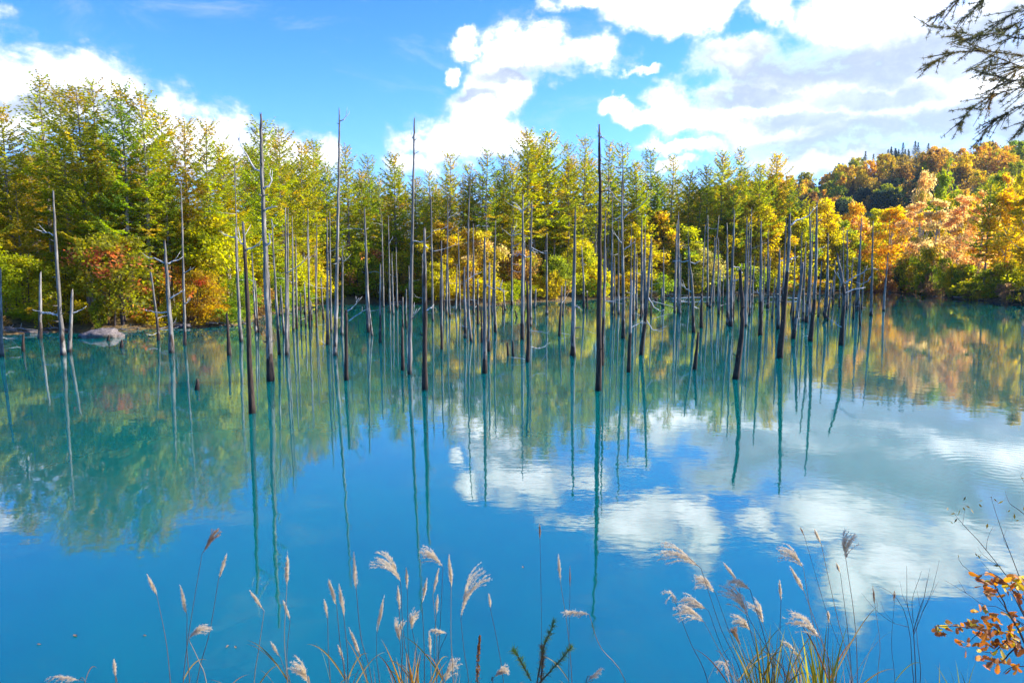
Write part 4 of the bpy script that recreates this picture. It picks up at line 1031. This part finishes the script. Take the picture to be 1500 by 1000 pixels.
# ---- young spruce
def stem_thing(name, label, cat, root): return thing(name, label, cat, root)
Y = 3.1; o0 = at(788, 1000, Y); o0.z = gz(o0.x, Y)-.02
th = thing('spruce_sapling', 'green spruce sapling with bottlebrush shoots at the bottom centre', 'spruce', o0)
rg = random.Random(9)
SH = [[(786,1003),(796,950),(804,930),(812,909)],[(778,996),(766,974),(757,958),(751,950)],[(787,1003),(812,976),(828,958),(837,947)],[(792,1003),(795,965),(794,946)]]
b = MB(); b.tube([Vector((0,0,-.05)), at(786,1003,Y)-o0], [.012,.008], 6); link('trunk', b.mesh('spruce_trunk', M['bark'], tint=False), th)
SPC = [(.13,.19,.03),(.26,.34,.04),(.12,.18,.03),(.22,.14,.05)]
for pl, c in zip(SH, SPC):
    b = MB(); pts = spline([at(x, y, Y+j*.02*rg.uniform(-1,1))-o0 for j, (x, y) in enumerate(pl)], 12)
    b.m = 1; b.tube(pts, [.0035*(1-.5*j/12) for j in range(13)], 5, rg=rg); b.m = 0
    for k in range(230):
        u = rg.uniform(.05,1)*12; j = min(int(u), 11); q = pts[j].lerp(pts[j+1], u-j); d = (pts[j+1]-pts[j]).normalized()
        hv = (d*rg.uniform(.5,.9)+Vector((rg.uniform(-1,1), rg.uniform(-1,1), rg.uniform(-1,1)))).normalized(); hl = rg.uniform(.022,.038); s = hv.cross(Vector((0,1,.2))).normalized()*.0015
        b.quad([q-s, q+s, q+hv*hl], rg.random())
    o = link('shoot', None, th) if False else None
    me = b.mesh('spruce_shoot', [M['needle_dark'], M['twig']]); link('shoot', me, th, color=c, second=c)
# ---- rusty dock spike
Y = 3.5; o0 = at(700, 1040, Y); o0.z = gz(o0.x, Y)-.02; th = thing('dock_plant', 'rusty brown seed spike of a dock left of the spruce sapling', 'plant', o0)
pts = spline([Vector((0,0,0)), at(700,985,Y)-o0, at(703,930,Y)-o0], 12)
b = MB(); b.tube(pts, [.004*(1-.6*j/12) for j in range(13)], 5); link('stem', b.mesh('dock_stem', M['twig'], tint=False), th)
b = MB()
for k in range(260):
    u = rg.uniform(.45,1)*12; j = min(int(u), 11); q = pts[j].lerp(pts[j+1], u-j); wd = .014*(1.05-u/12)+.003
    c = q+Vector((rg.uniform(-1,1), rg.uniform(-1,1), rg.uniform(-.5,.5)))*wd; a = Vector((rg.uniform(-1,1), rg.uniform(-1,1), 1.2)).normalized()*.006; s = a.cross(Vector((rg.uniform(-1,1),1,0))).normalized()*.0035
    b.quad([c-a, c-s, c+a, c+s], rg.random())
link('seed_spike', b.mesh('dock_seeds', M['oak']), th, color=(.22,.10,.03), second=(.30,.16,.04))

# ---- shrubs at the right edge
def oak_leaf(b, p, d, nrm, L, tint):
    s = d.cross(nrm).normalized(); n = d.cross(s)
    prof = [(0,.03),(.15,.10),(.25,.20),(.33,.12),(.45,.24),(.53,.16),(.66,.28),(.74,.20),(.86,.20),(.93,.11),(1,.0)]
    for a, c in zip(prof, prof[1:]):
        for g in (-1, 1):
            b.quad([p+d*L*a[0]+n*L*.10*a[0]**2, p+d*L*c[0]+n*L*.10*c[0]**2, p+d*L*c[0]+s*g*L*c[1]+n*L*(.10*c[0]**2-.22*c[1]), p+d*L*a[0]+s*g*L*a[1]+n*L*(.10*a[0]**2-.22*a[1])], tint)
def stems(b, polys, Y, o0, r, rg, jit_=.02):
    out = []
    for k, (pl, rr) in enumerate(polys):
        pts = spline([at(x, y, Y+math.sin(k*2.1+j)*jit_*j)-o0 for j, (x, y) in enumerate(pl)], 9)
        for q in pts[1:-1]: q += Vector((rg.uniform(-1,1), rg.uniform(-1,1), rg.uniform(-1,1)))*r*rr*.8
        b.tube(pts, [r*rr*(1-.75*j/9) for j in range(10)], 5, rg=rg); out.append(pts)
    return out
rg = random.Random(31); Y = 2.9; o0 = at(1530, 1000, Y); o0.z = gz(o0.x, Y)-.03
th = thing('oak_shrub', 'oak shrub with orange and yellow leaves at the bottom right corner', 'shrub', o0)
b = MB(); base = (1530, 1060)
gp0 = [base, (1520, 1000)]
stems(b, [([base,(1505,960),(1480,930),(1450,920),(1415,918),(1368,917)],1.0),([base,(1500,940),(1478,900),(1465,870),(1450,850)],1.0),([base,(1510,930),(1490,880),(1478,862)],.9),([(1480,930),(1455,955),(1430,950)],.5),([(1490,945),(1465,970),(1440,968)],.6),([base,(1512,985),(1490,975),(1470,985)],.7),([(1500,900),(1480,860),(1450,838),(1432,845)],.6),([(1440,918),(1425,935),(1415,945)],.35),([base,(1525,900),(1500,850),(1480,840)],.9)], Y, o0, .006, rg, .03)
b.tube([Vector((0,0,-.05)), at(1530,1060,Y)-o0], [.012,.009], 6)
link('stem', b.mesh('oak_stems', M['twig'], tint=False), th)
LC = [(1472,858,30,16,26),(1492,850,14,12,8),(1440,846,8,6,3),(1452,862,16,10,6),(1392,917,16,5,6),(1420,915,18,8,8),(1442,920,18,8,8),(1418,940,10,10,6),(1375,916,4,3,2),(1385,928,6,6,2),(1472,905,26,12,14),(1468,938,28,16,22),(1490,930,14,20,12),(1452,962,16,12,10),(1480,970,20,10,8),(1432,895,6,4,2),(1446,892,6,6,3)]
groups = {'orange': ((.50,.19,.03), MB()), 'yellow': ((.58,.42,.04), MB()), 'brown': ((.34,.13,.03), MB())}
for (x, y, dx, dy, n) in LC:
    for k in range(int(n*1.5)):
        p = at(x+rg.uniform(-dx, dx), y+rg.uniform(-dy, dy), Y+rg.uniform(-.12,.12))-o0
        d = Vector((rg.uniform(-1.2,.6), rg.uniform(-.7,.7), rg.uniform(-.7,.5))).normalized(); nr = Vector((rg.uniform(-.7,.7), -rg.uniform(.2,1), rg.uniform(-.2,1))).normalized()
        cl = rg.choice(('orange','orange','brown','brown','yellow') if y < 925 and x < 1450 or y < 890 else ('orange','orange','yellow','brown','brown'))
        oak_leaf(groups[cl][1], p, d, nr, rg.uniform(.027,.050), rg.random())
for nme, (c, b) in groups.items():
    o = link('foliage', b.mesh('oak_leaves_'+nme, M['oak']), th, color=c, second=c); o['label'] = f'{nme} oak leaves'
rg = random.Random(33); Y = 3.2; o0 = at(1560, 1000, Y); o0.z = gz(o0.x, Y)-.03
th = thing('willow_shrub', 'sparse willow shrub with few narrow leaves above the oak', 'shrub', o0)
b = MB(); base = (1560, 1050)
b.tube([Vector((0,0,-.05)), at(1560,1050,Y)-o0], [.012,.008], 6)
ws = stems(b, [([base,(1530,930),(1492,868),(1462,828),(1432,790),(1410,768),(1396,750)],1.0),([base,(1525,910),(1500,860),(1478,805),(1460,755),(1452,728)],1.0),([(1540,800),(1500,752),(1480,738),(1472,718)],.7),([(1462,828),(1440,812),(1432,800)],.4),([(1444,806),(1448,785),(1455,770)],.4),([(1530,930),(1485,905),(1458,870),(1430,845),(1408,825),(1404,812)],.8),([(1520,935),(1470,892),(1440,885),(1415,868),(1385,850)],.7),([(1415,868),(1408,856),(1403,848)],.3),([(1478,805),(1470,790),(1474,775)],.35),([(1410,768),(1412,755),(1414,740)],.3),([(1500,860),(1460,845),(1436,820)],.5),([(1550,760),(1500,705),(1498,690)],.5)], Y, o0, .003, rg, .02)
link('stem', b.mesh('willow_stems', M['twig'], tint=False), th)
b = MB()
for (x, y) in ((1396,752),(1400,762),(1405,750),(1394,765),(1412,745),(1424,748),(1418,742),(1388,745),(1452,728),(1458,732),(1466,735),(1437,733),(1436,740),(1486,756),(1490,762),(1478,748),(1446,770),(1498,700),(1430,812),(1436,813),(1460,828),(1465,830),(1434,815),(1500,745),(1413,730),(1404,814)):
    p = at(x, y, Y)-o0; d = Vector((rg.uniform(-1,1), rg.uniform(-.5,.5), rg.uniform(-1,.8))).normalized(); s = d.cross(Vector((rg.uniform(-.6,.6),1,rg.uniform(-.6,.6)))).normalized(); L = rg.uniform(.018,.034)
    b.quad([p-d*L*.5, p-s*L*.16, p+d*L*.5, p+s*L*.16], rg.random())
link('foliage', b.mesh('willow_leaves', M['oak']), th, color=(.18,.15,.03), second=(.10,.09,.03))
rg = random.Random(35); Y = 3.4; o0 = at(1344, 1000, Y); o0.z = gz(o0.x, Y)-.03
th = thing('bare_shrub', 'leafless twiggy shrub fanning upward left of the oak', 'shrub', o0)
b = MB(); base = (1344, 1040); b.tube([Vector((0,0,-.05)), at(1344,1040,Y)-o0], [.007,.006], 6)
stems(b, [([base,(1340,970),(1338,925),(1330,890),(1328,860),(1328,828)],1.0),([base,(1336,975),(1332,920),(1320,885),(1302,865),(1284,858)],.8),([(1338,925),(1348,890),(1356,865),(1362,832)],.8),([(1338,930),(1352,895),(1366,862),(1376,820)],.7),([(1338,912),(1336,880),(1345,850),(1350,836)],.6),([(1332,918),(1310,912),(1285,895),(1262,868)],.6),([(1285,895),(1284,880),(1276,868)],.3),([(1330,890),(1322,870),(1318,850)],.4),([(1352,895),(1360,880),(1372,856),(1378,845)],.35),([(1348,890),(1344,868),(1340,848)],.35),([(1310,912),(1296,896),(1290,880)],.3),([base,(1349,985),(1345,950),(1343,915),(1352,880),(1358,850)],.8)], Y, o0, .0026, rg, .03)
link('stem', b.mesh('bare_stems', M['twig'], tint=False), th)

# ---- larch on the near bank, its trunk outside the right edge, boughs hanging into the top corner
tx, ty = 4.9, 4.3; zt = gz(tx, ty); o0 = Vector((tx, ty, zt))
th = thing('larch_tree', 'dark larch boughs hanging into the top right corner', 'larch', o0)
b = MB(); b.tube([Vector((0,0,-.4)), Vector((.05,0,2.5)), Vector((0,.05,5)), Vector((-.05,0,8.2))], [.15,.12,.09,.02], 9); link('trunk', b.mesh('near_larch_trunk', M['bark'], tint=False), th)
BG = [([(1530,103),(1470,88),(1432,72),(1408,56),(1396,52)],1.0),([(1520,58),(1462,50),(1425,52),(1390,42),(1352,38)],.7),([(1520,5),(1470,28),(1435,50),(1420,62)],.8),([(1440,-25),(1400,2),(1375,22),(1357,30)],.6),([(1520,82),(1455,76),(1405,76),(1375,88),(1358,97)],.8),
 ([(1530,122),(1480,132),(1435,150),(1412,172),(1405,190)],1.0),([(1530,142),(1482,162),(1452,182),(1436,206)],1.0),([(1530,150),(1506,172),(1494,198)],.7),([(1500,100),(1466,118),(1452,145),(1448,170)],.6),([(1520,30),(1470,62),(1450,92),(1436,110)],.7),([(1545,-10),(1510,20),(1480,40),(1455,48)],.9),([(1460,-20),(1440,0),(1420,20),(1400,35)],.6),([(1530,112),(1490,118),(1460,112),(1425,102)],.8)]
rg = random.Random(41)
for pl, wt in BG:
    Y = 4.5+rg.uniform(-.25,.25); b = MB(); b.m = 1
    ht = at(1530, pl[0][1]-30, Y).z
    st = Vector((0,0, ht+.25-zt))
    pts = spline([st.lerp(at(*pl[0], Y)-o0, i/4) for i in range(4)]+[at(x, y, Y+.03*rg.uniform(-1,1)*j)-o0 for j, (x, y) in enumerate(pl)], 30)
    b.tube(pts, [.0048*wt*(1-j/30)**1.3+.0012 for j in range(31)], 5, rg=rg)
    tw = [pts]
    for k in range(int(44*wt)):
        j = rg.randrange(5, 30); d = (pts[j]-pts[j-1]).normalized(); L = rg.uniform(.08,.30)*(1-.6*max(0, j-13)/17)
        dv = (d*.8+Vector((rg.uniform(-.6,.4), rg.uniform(-.8,.8), rg.uniform(-.9,.45)))).normalized()
        q = [pts[j]+dv*L*i/6+Vector((0,0,-.05*L*(i/6)**2)) for i in range(7)]; b.tube(q, [.003*(1-.6*i/6) for i in range(7)], 4, cap=False, rg=rg); tw.append(q)
    b.m = 0
    for q in tw:
        ln = sum((q[i+1]-q[i]).length for i in range(len(q)-1)); n = int(ln/.024)
        for k in range(n):
            u = rg.uniform(.12 if q is pts else .05, 1)*(len(q)-1); i = min(int(u), len(q)-2); c = q[i].lerp(q[i+1], u-i)+Vector((rg.uniform(-1,1), rg.uniform(-1,1), rg.uniform(-1,1)))*.004
            d = (q[i+1]-q[i]).normalized(); tn = rg.random()
            for z in range(13):
                hv = (Vector((rg.uniform(-1,1), rg.uniform(-1,1), rg.uniform(-1,1)))+d*.35).normalized(); hl = rg.uniform(.015,.029); s = hv.cross(Vector((.1,1,.2))).normalized()*.0010
                b.quad([c-s, c+s, c+hv*hl], tn*.6+rg.random()*.4)
    c = rg.choice(((.12,.125,.03),(.20,.16,.03),(.09,.10,.03),(.24,.15,.03)))
    link('bough', b.mesh('larch_bough', [M['needle_dark'], M['twig']]), th, color=c, second=(.16,.11,.02))
